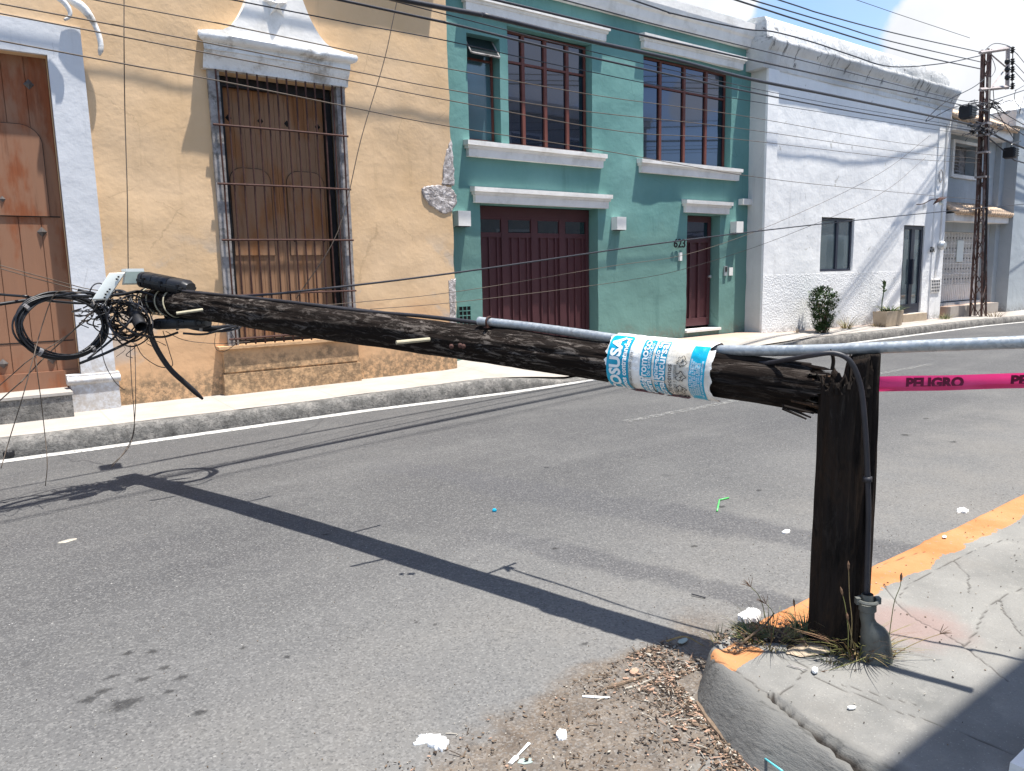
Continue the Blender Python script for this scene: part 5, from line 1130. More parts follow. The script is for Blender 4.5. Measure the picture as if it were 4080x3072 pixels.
coil(440, 690, 6.3, .26, .25, 12, 'flat coil of black cable hidden behind the pole', (.1, -.25, 1), .0065, .018)
# tangle of loops and drop wires: each is a cable of its own
TANG = [  # (pts px, Y, radius, mat, label)
 ([(0, 657), (60, 648), (120, 640), (200, 640), (262, 636), (300, 630), (335, 640), (360, 665), (378, 700), (384, 712)], 6.35, .013, 'black', 'thick black cable sweeping in from the left over the coil'),
 ([(0, 636), (50, 640), (110, 650), (180, 655), (240, 650)], 6.45, .010, 'black', 'upper black cable coming in from the left edge'),
 ([(120, 640), (170, 632), (215, 640), (245, 668), (262, 700), (300, 722), (350, 728), (385, 718)], 6.3, .010, 'black', 'black loop drooping from the coil to the box'),
 ([(205, 652), (250, 648), (300, 660), (322, 690), (315, 720), (285, 738), (250, 722), (232, 690), (240, 660)], 6.28, .0075, 'blackdull', 'round black loop beside the pole tip'),
 ([(172, 785), (230, 762), (285, 735), (318, 712), (352, 700)], 6.25, .011, 'black', 'taut black cable rising from the coil to the box'),
 ([(190, 775), (240, 735), (275, 700), (296, 668), (300, 650)], 6.3, .008, 'blackdull', 'thin black cable rising steeply from the coil'),
 ([(255, 655), (290, 655), (318, 668), (330, 700), (320, 730), (290, 748), (262, 742), (245, 720)], 6.33, .006, 'blackdull', 'slim dark loop below the pole tip'),
 ([(190, 640), (200, 618), (215, 612), (232, 620), (262, 632)], 6.4, .005, 'blackdull', 'small dark arc beside the white box'),
 ([(395, 720), (440, 722), (480, 712), (512, 704)], 6.0, .009, 'black', 'black cable curving under the pole to the right'),
 ([(0, 573), (60, 590), (120, 606), (180, 622), (215, 628)], 6.5, .0035, 'thinwire', 'thin wire falling from the left, upper of two'),
 ([(0, 580), (60, 597), (120, 613), (175, 628)], 6.5, .0035, 'thinwire', 'thin wire falling from the left, lower of two'),
 ([(0, 865), (45, 825), (100, 768), (150, 722), (200, 672), (214, 655)], 6.2, .0045, 'thinwire', 'brown wire crossing the big coil diagonally'),
 ([(0, 832), (60, 780), (130, 735), (190, 690)], 6.25, .0035, 'thinwire', 'fine wire crossing the lower left of the coil'),
 ([(175, 634), (140, 628), (115, 640), (92, 700), (70, 780), (48, 860), (20, 950), (2, 1012)], 6.1, .0035, 'thinwire', 'pale wire draped over the coil down to the left kerb'),
 ([(75, 745), (80, 800), (88, 860), (96, 930), (102, 1000), (98, 1050)], 6.2, .003, 'thinwire', 'fine wire hanging from the coil to the road'),
 ([(281, 745), (284, 820), (290, 900), (288, 940), (272, 975), (240, 1005)], 6.3, .003, 'thinwire', 'left one of two fine wires trailing on the road'),
 ([(291, 745), (293, 820), (292, 890), (285, 945), (262, 985), (240, 1010)], 6.25, .003, 'thinwire', 'right one of two fine wires trailing on the road'),
 ([(268, 0), (268, 100), (270, 250), (275, 420), (277, 585)], 7.2, .0045, 'thinwire', 'long vertical wire in front of the yellow wall'),
 ([(293, 742), (310, 770), (345, 792), (372, 790), (366, 760), (352, 715)], 6.3, .0035, 'thinwire', 'brown loop hanging beside the cut cable'),
 ([(358, 716), (400, 735), (470, 742), (540, 738)], 6.4, .0028, 'thinwire', 'fine wire drooping right below the pole'),
 ([(215, 720), (225, 780), (245, 820), (262, 838), (270, 842)], 6.3, .003, 'thinwire', 'fine wire hanging in front of the white pilaster'),
 ([(478, 680), (466, 720), (465, 750), (480, 760), (500, 750), (508, 735), (480, 690)], 6.3, .0025, 'thinwire', 'tiny wire loop in front of the window plinth'),
]
for (pp, Y, r, mt_, lab) in TANG:
    b = MB(); n_ = len(pp); P_ = [G(x, y, Y+.10*math.sin(i*1.7+r*900)*(i not in (0, n_-1))*(r < .02)) for i, (x, y) in enumerate(pp)]
    P_ = [p if p.z > .01 or True else p for p in P_]
    if P_[0].x < .35 and pp[0][0] <= 2: d = P_[0]-P_[1]; P_.insert(0, P_[0]+d.normalized()*2.0)
    if pp[0][1] <= 2: d = P_[0]-P_[1]; P_.insert(0, P_[0]+d.normalized()*1.5)
    b.tube(spline(P_, 7), r, 6); tag(b.build('loose_cable', M[mt_], smooth=True), lab, 'cable', 'cables')
lr = random.Random(41)
for k in range(9):
    cx_, cy_ = 262+lr.uniform(-32, 30), 684+lr.uniform(-26, 22); ra, rb_ = lr.uniform(26, 52), lr.uniform(24, 44); a0 = lr.uniform(0, 6.28); b = MB(); sp_ = lr.uniform(4.2, 6.1)
    b.tube(spline([G(cx_+ra*math.cos(a0+sp_*i/9), cy_+rb_*math.sin(a0+sp_*i/9), 6.35+.08*math.sin(i+k)) for i in range(10)], 6), lr.choice((.005, .007, .009)), 6); tag(b.build('cable_loop', M['black'], smooth=True), 'black cable loop hanging in the bunch between the coil and the pole tip', 'cable loop', 'cable loops')
tg = MB(); rn = random.Random(5)
for k in range(54):
    x, y = rn.uniform(185, 320), rn.uniform(640, 690); P_ = [G(x, y, 6.45+rn.uniform(-.12, .1))]
    for j in range(5): x += rn.uniform(-22, 26); y += rn.uniform(-9, 10); P_.append(G(x, min(735, max(632, y)), 6.45+rn.uniform(-.12, .1)))
    tg.tube(spline(P_, 5), rn.choice((.003, .004, .0055, .003)), 5)
for k in range(26):
    x, y = rn.uniform(255, 330), rn.uniform(680, 740); P_ = [G(x, y, 6.4+rn.uniform(-.1, .1))]
    for j in range(3): x += rn.uniform(-20, 20); y += rn.uniform(-20, 20); P_.append(G(x, y, 6.4+rn.uniform(-.1, .1)))
    tg.tube(spline(P_, 5), rn.choice((.002, .003)), 4)
tag(tg.build('wire_tangle', M['blackdull'], smooth=True), 'dense snarl of thin black wires at the pole tip', 'wire tangle', kind='stuff')
for (x, y) in ((196, 633), (185, 630), (205, 640), (232, 668), (240, 700)):
    b = MB(); p = G(x, y, 6.4); b.tube([p+Vector((-.05, 0, .012)), p+Vector((.05, 0, -.02))], [.013, .016], 8); tag(b.build('wire_clamp', M['darkiron'], smooth=True), 'small dark strain clamp in the wires left of the pole tip', 'clamp', 'strain clamps')
b = MB(); b.tube(spline([G(x, y, 6.3) for x, y in ((500, 640), (600, 632), (1000, 588), (1450, 522))], 8), .01, 6)

# ------------------------------------------------------------------ overhead wires
def wire(pp, Y, r, lab, mat='blackdull', ext0=9, ext1=0, Y1=None, grp='overhead wires'):
    n_ = len(pp); x0_, x1_ = pp[0][0], pp[-1][0]
    Y0_ = {8.6: 5.5, 8.7: 5.6, 8.8: 5.3, 9.0: 6.0, 9.1: 6.2}.get(Y, Y)
    if grp == 'overhead wires' and Y1 == Z1 and Y0_ != Y:
        dx_, dy_ = 22.95, 9.28-Y0_; P_ = [VP(x, y, (0, Y0_, 0), Vector((dy_, -dx_, 0))) for x, y in pp]; r *= .82
    else: P_ = [VY(x, y, Y if Y1 is None else lerp(Y, Y1, (x-x0_)/(x1_-x0_))) for x, y in pp]
    if ext0: d = P_[0]-P_[1]; d.normalize(); P_.insert(0, P_[0]+d*ext0)
    if ext1: d = P_[-1]-P_[-2]; d.normalize(); P_.append(P_[-1]+d*ext1)
    b = MB(); b.tube(spline(P_, 6), r, 6); return tag(b.build('overhead_wire', M[mat], smooth=True), lab, 'wire', grp)
Z1 = 9.28
wire([(869, 0), (1058, 36), (1281, 90), (1453, 128), (1621, 171), (1796, 206), (2033, 255), (2119, 274)], 8.6, .028, 'thickest twisted black cable crossing the teal house windows', Y1=Z1)
wire([(1071, 0), (1453, 91), (1750, 157), (1985, 206), (2119, 237)], 8.6, .015, 'black cable just above the thickest one', Y1=Z1)
wire([(1219, 0), (1453, 62), (1750, 135), (2057, 213), (2119, 222)], 8.6, .009, 'thin black cable above the second teal window', Y1=Z1)
wire([(1590, 0), (1717, 41), (1885, 93), (2002, 124), (2119, 149)], 9.0, .016, 'lowest of three sheathed cables against the sky', Y1=Z1)
wire([(1625, 0), (1810, 55), (1927, 90), (2119, 134)], 9.0, .013, 'middle of three sheathed cables against the sky', Y1=Z1)
wire([(1683, 0), (1779, 31), (1934, 72), (2119, 113)], 9.0, .013, 'highest of three sheathed cables against the sky', Y1=Z1)
wire([(1851, 0), (1950, 34), (2095, 82)], 9.1, .006, 'fine wire in front of the large cloud', ext1=0)
wire([(1367, 0), (1453, 29), (1607, 62), (1673, 69), (1762, 93), (1841, 120), (1926, 144), (2036, 137), (2119, 120)], 9.25, .013, 'sagging cable that follows the white parapet', Y1=Z1)
wire([(759, 5), (972, 51), (1185, 103), (1430, 158), (1656, 206), (1878, 247), (2119, 285)], 8.6, .014, 'black cable just below the thickest one', Y1=Z1)
wire([(900, 15), (1281, 112), (1656, 197), (1878, 239), (2119, 280)], 8.7, .006, 'fine wire tucked under the thickest cable', Y1=Z1)
wire([(504, 0), (759, 50), (965, 88), (1250, 150), (1600, 215), (2119, 295)], 8.7, .006, 'fine wire leaving the frame above the white hood', Y1=Z1)
wire([(206, 0), (480, 52), (759, 110), (965, 148), (1300, 208), (1602, 250), (1924, 306), (2119, 328)], 8.8, .005, 'fine wire crossing the white hood gable', 'thinwire', Y1=Z1)
wire([(0, 8), (268, 58), (759, 153), (965, 193), (1260, 240), (1602, 278), (1948, 328), (2119, 343)], 8.8, .0055, 'fine wire touching the hood moulding', 'thinwire', Y1=Z1)
wire([(0, 29), (268, 80), (759, 175), (965, 216), (1350, 285), (1602, 302), (1948, 342), (2119, 352)], 8.8, .0055, 'fine wire crossing the top of the window bars', 'thinwire', Y1=Z1)
wire([(0, 88), (268, 138), (480, 176), (759, 232), (965, 272), (1330, 330), (1602, 378), (1830, 405), (2119, 432)], 8.8, .0055, 'lowest long fine wire on the yellow and teal walls', 'thinwire', Y1=Z1)
wire([(500, 641), (640, 630), (1000, 587), (1453, 522), (1800, 481), (2119, 449), (2212, 441)], 6.3, .011, 'taut black cable rising right from the pole tip past the doors', ext0=0, ext1=8, Y1=9.0, grp='cables')
wire([(620, 664), (760, 654), (1000, 628), (1320, 575), (1500, 545), (1700, 472), (1900, 375), (2010, 292)], 6.8, .004, 'fine wire climbing from the pole to the white parapet', 'thinwire', ext0=0, Y1=9.3)
wire([(800, 668), (1010, 650), (1340, 608), (1500, 575), (1700, 508), (1900, 420), (2000, 340)], 7.0, .004, 'lower fine wire climbing across the teal wall', 'thinwire', ext0=0, Y1=9.3)
wire([(858, 0), (830, 130), (780, 300), (730, 500), (640, 645)], 7.2, .0045, 'slanting wire dropping across the yellow wall', 'thinwire', ext0=2)
# ------------------------------------------------------------------ lattice pole far right
B0 = Vector((23.55, 9.27, .05)); T0 = Vector((22.93, 9.28, 7.25))
lp = thing('lattice_pole', B0, 'rusty steel lattice pole with side bracket at the far kerb', 'utility pole')
b = MB()
def leg_pt(k, f):
    c = B0.lerp(T0, f); w = lerp(.15, .075, min(1, f*1.8)); sx = (-1, 1, 1, -1)[k]; sy = (-1, -1, 1, 1)[k]; return c+Vector((sx*w, sy*w, 0))
for k in range(4):
    b = MB(); b.tube([leg_pt(k, 0), leg_pt(k, .5), leg_pt(k, 1)], .032, 4); b.build('leg', M['pole_steel'], lp)
b = MB(); ns = 15
for i in range(ns):
    f0, f1 = i/ns, (i+1)/ns
    for (k, l) in ((0, 1), (1, 2), (2, 3), (3, 0)):
        a_, c_ = (k, l) if i%2 else (l, k); b.tube([leg_pt(a_, f0), leg_pt(c_, f1)], .013, 4)
b.build('lattice', M['pole_steel'], lp)
b = MB(); p = [VY(x, y, 9.2) for x, y in ((2117, 114), (2177, 105), (2176, 188), (2117, 194))]
b.tube([p[0], p[1]], .05, 4); b.tube([p[1]+Vector((0, 0, .06)), p[2]-Vector((0, 0, .06))], .055, 4); b.tube([p[2], p[3]], .05, 4); b.tube([VY(2135, 113, 9.2), VY(2174, 146, 9.2)], .025, 4); b.tube([VY(2174, 146, 9.2), VY(2140, 190, 9.2)], .025, 4)
br = b.build('bracket', M['arm_steel'], lp)
for y in (108, 133, 150, 167, 186):
    b = MB(); c_ = VY(2187, y, 9.2); b.lathe(c_, [(.02, -.09), (.06, -.06), (.03, -.03), (.075, 0), (.03, .03), (.06, .06), (.02, .09)], 10); b.tube([c_, VY(2177, y, 9.2)], .018, 5); b.build('insulator', M['darkiron'], br)
    if 108 < y < 180:
        b = MB(); c_ = VY(2176, y, 9.1); b.lathe(c_, [(.02, -.08), (.07, -.03), (.07, .03), (.02, .08)], 8); b.build('insulator', M['darkiron'], br)
b = MB(); b.tube([VY(2188, 104, 9.2), VY(2186, 190, 9.2)], .014, 5); b.build('insulator_rod', M['darkiron'], br)
for (z_) in (3.9, 4.55, 5.0, 5.15, 5.3):
    b = MB(); c_ = B0.lerp(T0, z_/7.2); b.box(c_.x-.14, c_.x+.14, 9.14, 9.42, c_.z-.02, c_.z+.03); b.build('steel_band', M['arm_steel'], lp)
for (x, y, w, h, lab) in ((2090, 242, .34, .30, 'dark splice box hanging left of the lattice pole'), (2183, 330, .26, .28, 'dark splice box hanging right of the lattice pole')):
    c_ = VY(x, y, 9.1); b = MB(); R_ = []
    for f, dy in ((.8, -.16), (1, -.12), (1, .12), (.8, .16)):
        R_.append([b.pt((c_.x+sx*w/2*f, c_.y+dy, c_.z+sz*h/2*f)) for sx, sz in ((-1, -1), (-.4, -1.15), (.4, -1.15), (1, -1), (1, 1), (-1, 1))])
    b.face(*R_[0])
    for A, B in zip(R_, R_[1:]):
        for k in range(6): b.face(A[k], B[k], B[(k+1)%6], A[(k+1)%6])
    b.face(*R_[-1][::-1]); o = b.build('splice_box', M['black'], autos=30); tag(o, lab, 'splice box'); b = MB()
    for q in range(4): b.box(c_.x-w/2*.9, c_.x+w/2*.9, c_.y-.175, c_.y-.16, c_.z-h*.35+q*h*.2, c_.z-h*.35+q*h*.2+.02)
    b.build('rib', M['darkiron'], o)
    b = MB(); b.tube(spline([c_+Vector((0, 0, h/2)), c_+Vector((.1, 0, h/2+.12)), VY(x+22, y-25, 9.2)], 5), .014, 5); b.build('lead_wire', M['black'], o)
WR = [([(2119, 274), (2165, 300), (2212, 320)], .028, 'thick bundle leaving the lattice pole to the right edge'), ([(2119, 285), (2160, 318), (2190, 345), (2212, 352)], .02, 'second cable bundle running right from the lattice pole'),
 ([(2119, 222), (2160, 240), (2212, 270)], .012, 'cable running right from the lattice pole, below the bracket'), ([(2119, 237), (2165, 262), (2212, 292)], .012, 'cable running right from the lattice pole, above the thick bundle'),
 ([(2119, 220), (2060, 232), (2000, 262), (2040, 222), (2100, 190), (2125, 172)], .011, 'slack cable looping from the house corner up to the bracket'),
 ([(2212, 195), (2160, 212), (2119, 224)], .012, 'cable coming in from the upper right edge to the pole'), ([(2119, 118), (2145, 95), (2175, 98), (2190, 108)], .01, 'small jumper arching over the bracket'),
 ([(2140, 118), (2150, 150), (2135, 175), (2128, 200)], .008, 'drooping jumper inside the bracket'), ([(2145, 190), (2150, 230), (2170, 268), (2190, 300)], .010, 'jumper dropping from the bracket to the thick bundle'),
 ([(2188, 108), (2200, 120), (2212, 135)], .009, 'line leaving the top insulator'), ([(2188, 133), (2200, 145), (2212, 158)], .009, 'line leaving the second insulator'), ([(2188, 150), (2200, 163), (2212, 176)], .009, 'line leaving the third insulator'),
 ([(2212, 185), (2195, 195), (2192, 215), (2205, 232), (2212, 210)], .008, 'curling lead at the right edge by the insulators')]
for pp, r, lab in WR:
    b = MB(); P_ = [VY(x, y, 9.2) for x, y in pp]
    if pp[-1][0] >= 2212: d = P_[-1]-P_[-2]; P_.append(P_[-1]+d.normalized()*6)
    if pp[0][0] >= 2212: d = P_[0]-P_[1]; P_.insert(0, P_[0]+d.normalized()*6)
    b.tube(spline(P_, 6), r, 5); tag(b.build('pole_cable', M['blackdull'], smooth=True), lab, 'cable', 'cables')
b = MB(); rn = random.Random(9)
for k in range(40):
    x, y = rn.uniform(2095, 2165), rn.choice((225, 232, 268, 278, 285)); P_ = [VY(x, y, 9.15+rn.uniform(-.1, .1))]
    for j in range(4): x += rn.uniform(-12, 14); y += rn.uniform(-6, 8); P_.append(VY(x, y, 9.15+rn.uniform(-.1, .1)))
    b.tube(spline(P_, 4), rn.choice((.008, .012, .016)), 4)
for k in range(5): b.tube([B0.lerp(T0, .06)+Vector((.03*k-.06, -.12, 0)), B0.lerp(T0, .5)+Vector((.05*math.sin(k*2), -.14, 0)), B0.lerp(T0, .9)+Vector((.02*k-.05, -.1, 0))], .012, 4)
tag(b.build('wire_tangle', M['blackdull'], smooth=True), 'knotted wires and ties round the middle of the lattice pole', 'wire tangle', kind='stuff')

# ------------------------------------------------------------------ plants
def leaf(b, p, d, up_, l, w, cup=.15):
    d = Vector(d).normalized(); s = d.cross(Vector(up_)).normalized(); u_ = s.cross(d)
    a = b.pt(p); m1 = b.pt(p+d*l*.5+s*w/2+u_*cup*w); m2 = b.pt(p+d*l*.5-s*w/2+u_*cup*w); t = b.pt(p+d*l); mc = b.pt(p+d*l*.5)
    b.face(a, m1, mc); b.face(a, mc, m2); b.face(mc, m1, t); b.face(mc, t, m2)
def rdir(r, z=0): return Vector((r.gauss(0, 1), r.gauss(0, 1), r.gauss(0, 1)+z)).normalized()
shc = Vector((15.5, 9.25, .15)); sb = thing('shrub', shc, 'dark green leafy shrub growing from the pavement by the white wall', 'shrub')
b = MB(); r = random.Random(3)
for k in range(16):
    a = r.uniform(0, 6.28); q = .10*r.random(); top_ = shc+Vector((.30*math.cos(a)*r.random(), .30*math.sin(a)*r.random(), r.uniform(.45, .95))); b.tube(spline([shc+Vector((q*math.cos(a), q*math.sin(a), -.05)), shc.lerp(top_, .5)+Vector((0, 0, .05)), top_], 4), [.012]*6+[.008, .005, .003], 5)
b.build('stem', M['twig'], sb); b = MB()
for k in range(3900):
    z = r.uniform(.03, 1.0); rr = pw(z, [(0, .12), (.15, .17), (.4, .30), (.7, .36), (.88, .30), (1, .12)])*(.86+.35*noise.noise((z*3, k%7, 0))); a = r.uniform(0, 6.28); q = rr*math.sqrt(r.uniform(.15, 1)); p = shc+Vector((q*math.cos(a)*1.05, q*math.sin(a), z))
    if noise.noise((p.x*6, p.y*6, p.z*6)) < -.2: continue
    leaf(b, p, Vector((math.cos(a), math.sin(a), .35))+rdir(r)*.9, (0, 0, 1), r.uniform(.055, .095), r.uniform(.026, .042))
b.build('foliage', M['leaf'], sb)
def tuft(name, c, n_, h, spread, mats, label, cat='weeds', seed=0, w=.004, heads=0, lean=(0, 0), group=None, kind=None):
    r = random.Random(seed); b = MB(); c = Vector(c)
    for k in range(n_):
        b.mi = r.randrange(len(mats)); a = r.uniform(0, 6.28); q = spread*.45*math.sqrt(r.random()); p = c+Vector((q*math.cos(a), q*math.sin(a), -.005)); hh = h*r.uniform(.35, 1.0)
        d = Vector((math.cos(a)*r.uniform(.1, .9)+lean[0], math.sin(a)*r.uniform(.1, .9)+lean[1], 1)).normalized(); out_d = Vector((math.cos(a), math.sin(a), 0)); s_ = d.cross(out_d+Vector((.01, .02, 0))).normalized()*w*.5; pr = None; m_ = 5
        for i in range(m_+1):
            t = i/m_; x = p+d*hh*t+out_d*hh*.55*t*t*r.uniform(.7, 1)-Vector((0, 0, hh*.28*t*t)); ww = s_*(1-t*.85); i1, i2 = b.pt(x-ww), b.pt(x+ww)
            if pr: b.face(pr[0], pr[1], i2, i1)
            pr = (i1, i2)
    o = b.build(name, [M[m_] for m_ in mats]); tag(o, label, cat, group, kind); return o
def stalk(pp, pl_, label, head='fan', r=.0012, seed=0):
    """seed stalk traced through picture px on the camera-facing plane through pl_"""
    P_ = spline([VP(x, y, pl_) for x, y in pp], 6); b = MB(); b.tube(P_, [lerp(r*1.5, r, i/(len(P_)-1)) for i in range(len(P_))], 5); o = b.build('seed_stalk', M['olive'] if seed%2 else M['dry']); tag(o, label, 'grass stalk', 'seed stalks round the stump')
    e = P_[-1]; d = (P_[-1]-P_[-3]).normalized(); rr = random.Random(seed); b = MB()
    if head == 'fan':
        for k in range(6): dd_ = (d+rt2*lerp(-.9, .9, k/5)*.9+Vector((0, 0, rr.uniform(-.1, .3)))).normalized(); b.tube([e, e+dd_*.022, e+dd_*.045+Vector((0, 0, -.004))], [.0008, .0014, .0006], 4)
    else: b.tube([e-d*.005, e+d*.008, e+d*.02, e+d*.032], [.001, .0045, .005, .001], 6)
    b.build('seed_head', M['drydark'], o)
tuft('dry_weed', (16.85, 9.45, .15), 60, .62, .25, ('dry', 'olive'), 'tall dry weed against the white wall left of the planter', seed=2, w=.012)
tuft('dry_weed', (14.9, 9.5, .17), 12, .35, .06, ('drydark', 'dry'), 'tiny dry sprig at the foot of the white wall', seed=3, w=.01)
tuft('weed_clump', (21.9, 9.45, .1), 60, .3, .35, ('leafd', 'olive'), 'green grass below the meter pipe of the white house', seed=5, w=.012)
tuft('dry_weed', (23.7, 8.9, .1), 60, .35, .6, ('dry', 'twig'), 'dry weeds at the foot of the lattice pole', seed=6, w=.012)
tuft('dry_weed', (17.9, 9.25, .15), 40, .2, .4, ('dry', 'twig'), 'dry litter beside the left end of the planter', seed=8, w=.012)
# planter
pl = thing('planter', (18.4, 9.3, .15), 'rectangular tan concrete planter with small green plants beside the door', 'planter')
b = MB(); x0, x1, y0, y1, z0, z1 = 18.02, 18.85, 9.10, 9.45, .14, .50
o_ = [(x0+.03, y0+.02), (x1-.03, y0+.02), (x1-.03, y1-.02), (x0+.03, y1-.02)]; tpp = [(x0, y0), (x1, y0), (x1, y1), (x0, y1)]; inn = [(x0+.04, y0+.04), (x1-.04, y0+.04), (x1-.04, y1-.04), (x0+.04, y1-.04)]
Rg = [[b.pt((*p, z0)) for p in o_], [b.pt((*p, z1-.02)) for p in tpp], [b.pt((*p, z1)) for p in [(q[0], q[1]) for q in tpp]], [b.pt((*p, z1)) for p in inn], [b.pt((*p, z1-.05)) for p in inn]]
for A, B in zip(Rg, Rg[1:]):
    for k in range(4): b.face(A[k], A[(k+1)%4], B[(k+1)%4], B[k])
b.face(*Rg[-1]); b.build('trough', M['planter'], pl)
b = MB(); b.box(x0+.04, x1-.04, y0+.04, y1-.04, z1-.06, z1-.03); b.build('potting_soil', M['soil'], pl)
tuft('plant', (18.55, 9.28, .48), 90, .25, .5, ('leafd', 'leaf', 'olive'), 'low bright green plants in the tan planter', 'plant', seed=11, w=.03)
b = MB(); r = random.Random(12); P_ = spline([(18.13, 9.28, .46), (18.12, 9.28, .7), (18.16, 9.28, .9), (18.2, 9.28, 1.15)], 5); b.tube(P_, .014, 6)
for k in range(16): leaf(b, P_[-1-(k%5)], Vector((r.gauss(0, 1), r.gauss(0, 1), 1.2)), (0, 0, 1), .16, .05)
tag(b.build('plant', M['leafd']), 'single tall stemmed plant at the left end of the planter', 'plant')
# weeds at the stump
tuft('grass_clump', V(1852, 1412, 2, .152), 130, .20, .15, ('dry', 'drydark', 'olive'), 'big dry grass clump in front of the stump and boot', 'grass clump', seed=21, w=.006)
tuft('grass_clump', V(1888, 1418, 2, .152), 70, .12, .11, ('olive', 'leafd', 'dry'), 'greener grass clump at the base of the metal boot', 'grass clump', seed=22, w=.0045)
tuft('grass_clump', V(1795, 1416, 2, .152), 150, .055, .16, ('olive', 'dry', 'leafd'), 'low pale green moss like grass left of the dry clump', 'grass clump', seed=23, w=.0035)
tuft('grass_clump', V(1665, 1385, 2, .15), 130, .15, .18, ('dry', 'olive', 'drydark'), 'brown drooping grass left of the stump', 'grass clump', seed=24, w=.004)
tuft('grass_clump', V(1738, 1372, 2, .15), 170, .10, .10, ('leafd', 'leafd', 'leaf'), 'small bright green weed touching the left side of the stump', 'grass clump', seed=25, w=.006)
tuft('grass_clump', V(1618, 1375, 2, .15), 120, .08, .10, ('leafd', 'olive'), 'dark green weed behind the orange kerb block', 'grass clump', seed=26, w=.006)
tuft('grass_clump', V(1555, 1388, 2, .1), 60, .08, .09, ('olive', 'dry'), 'thin grass at the kerb corner nose', 'grass clump', seed=27, w=.0035)
wp = stc-fw2*.16
stalk([(1660, 1300), (1655, 1275), (1640, 1262)] if 0 else [(1652, 1335), (1648, 1310), (1638, 1285), (1622, 1268)], V(1655, 1375, 2, .15), 'tall stalk with open fan head left of the stump', 'fan', seed=1)
stalk([(1838, 1400), (1840, 1340), (1835, 1290), (1833, 1230)], wp, 'tallest pale seed stalk in front of the stump', 'spike', seed=2)
stalk([(1832, 1400), (1832, 1360), (1826, 1310), (1820, 1285)], wp, 'second seed stalk in front of the stump', 'spike', seed=3)
stalk([(1845, 1400), (1838, 1370), (1832, 1340)], wp, 'short seed stalk in front of the stump', 'spike', seed=4)
stalk([(1918, 1400), (1924, 1350), (1932, 1300), (1944, 1268), (1946, 1255)], wp, 'thin stalk leaning right of the boot', 'spike', seed=5)
stalk([(1925, 1420), (1960, 1398), (2000, 1380), (2030, 1370)], wp, 'stalk leaning far right over the pavement', 'fan', seed=6)
stalk([(1870, 1420), (1840, 1432), (1815, 1440), (1790, 1448)], wp-fw2*.05, 'stalk fallen forward on the pavement', 'fan', seed=7)
stalk([(1715, 1390), (1718, 1340), (1716, 1310)], V(1716, 1385, 2, .15), 'brown stalk just left of the stump', 'spike', seed=8)
stalk([(1668, 1390), (1672, 1345), (1668, 1320), (1655, 1305)], V(1668, 1385, 2, .15), 'short stalk with feathery head by the orange kerb', 'fan', seed=9)
# twigs
def twig(pp, z, r, label, mat='twig', name='twig'):
    b = MB(); P_ = [V(x, y, 2, z+dz) for x, y, dz in [(q+(0,))[:3] if len(q) == 2 else q for q in pp]]; m_ = spline(P_, 4); b.tube(m_, [lerp(r, r*.5, i/(len(m_)-1)) for i in range(len(m_))], 6); tag(b.build(name, M[mat], smooth=True), label, 'twig')
twig([(1590, 1400), (1620, 1375, .02), (1650, 1352, .05), (1672, 1325, .06)], .16, .006, 'dark branching twig leaning over the orange block')
twig([(1625, 1345), (1680, 1362, .01), (1720, 1385), (1800, 1395)], .17, .005, 'long curved brown twig left of the stump')
twig([(1722, 1365), (1735, 1380, .012), (1742, 1395)], .17, .008, 'thick bent pale root by the stump')
twig([(1440, 1385), (1480, 1375, .04), (1520, 1395, .02)], .02, .004, 'forked thin twig in the shade at the kerb nose', 'dry')
# debris by the corner
def flat_piece(name, cx, cy, z, L_, W_, ang, th, mat, label, cat, seed=0, curl=.0, rag=.25):
    c = V(cx, cy, 2, z); b = MB(); n_ = 36; r = random.Random(seed); R_ = []
    for f, zz in ((1, .0), (1.0, th), (.86, th+curl*.3), (.68, th+curl*.55), (.48, th+curl*.6), (.28, th+curl), (.1, th+curl*.7)):
        R_.append([b.pt((c.x+(math.cos(ang)*math.cos(t)*L_/2-math.sin(ang)*math.sin(t)*W_/2)*f*(1+rag*noise.noise((math.cos(t)*2, math.sin(t)*2, seed))), c.y+(math.sin(ang)*math.cos(t)*L_/2+math.cos(ang)*math.sin(t)*W_/2)*f*(1+rag*noise.noise((math.cos(t)*2, math.sin(t)*2, seed))), z+zz+abs(.85*curl*noise.noise((math.cos(t)*3.2*f, math.sin(t)*3.2*f, seed+9)))*(f < 1 or zz > 0))) for t in [2*math.pi*k/n_ for k in range(n_)]])
    for A, B in zip(R_, R_[1:]):
        for k in range(n_): b.face(A[k], A[(k+1)%n_], B[(k+1)%n_], B[k])
    b.face(*R_[-1]); return tag(b.build(name, M[mat], autos=50), label, cat)
flat_piece('crumpled_paper', 925, 1598, 0, .085, .042, 2.6, .004, 'foam', 'crumpled white paper napkin on the asphalt at bottom centre', 'litter', 1, .012, 1.2)
flat_piece('crumpled_paper', 948, 1613, 0, .055, .045, 2.2, .008, 'foam', 'second lobe of white crumpled napkin just right of the first', 'litter', 2, .013, 1.0)
flat_piece('cup_lid', 1213, 1590, .0, .055, .036, .9, .006, 'foam', 'round white lid fragment lying on the dirt', 'litter', 3, .014, .4)
flat_piece('foam_shard', 1760, 1450, .155, .035, .022, .5, .008, 'foam', 'white foam shard on the pavement in front of the stump', 'litter', 4, .004, .3)
flat_piece('foam_shard', 1840, 1530, .153, .03, .014, -.5, .005, 'foam', 'white foam shard in the middle of the pavement slab', 'litter', 5, .002)
flat_piece('foam_shard', 2078, 1105, 0, .11, .06, .1, .01, 'foam', 'white foam piece on the road near the right edge', 'litter', 6, .01, .7)
flat_piece('foam_shard', 1698, 1150, 0, .07, .035, .1, .008, 'foam', 'white foam piece on the road left of the stump', 'litter', 7, .006)
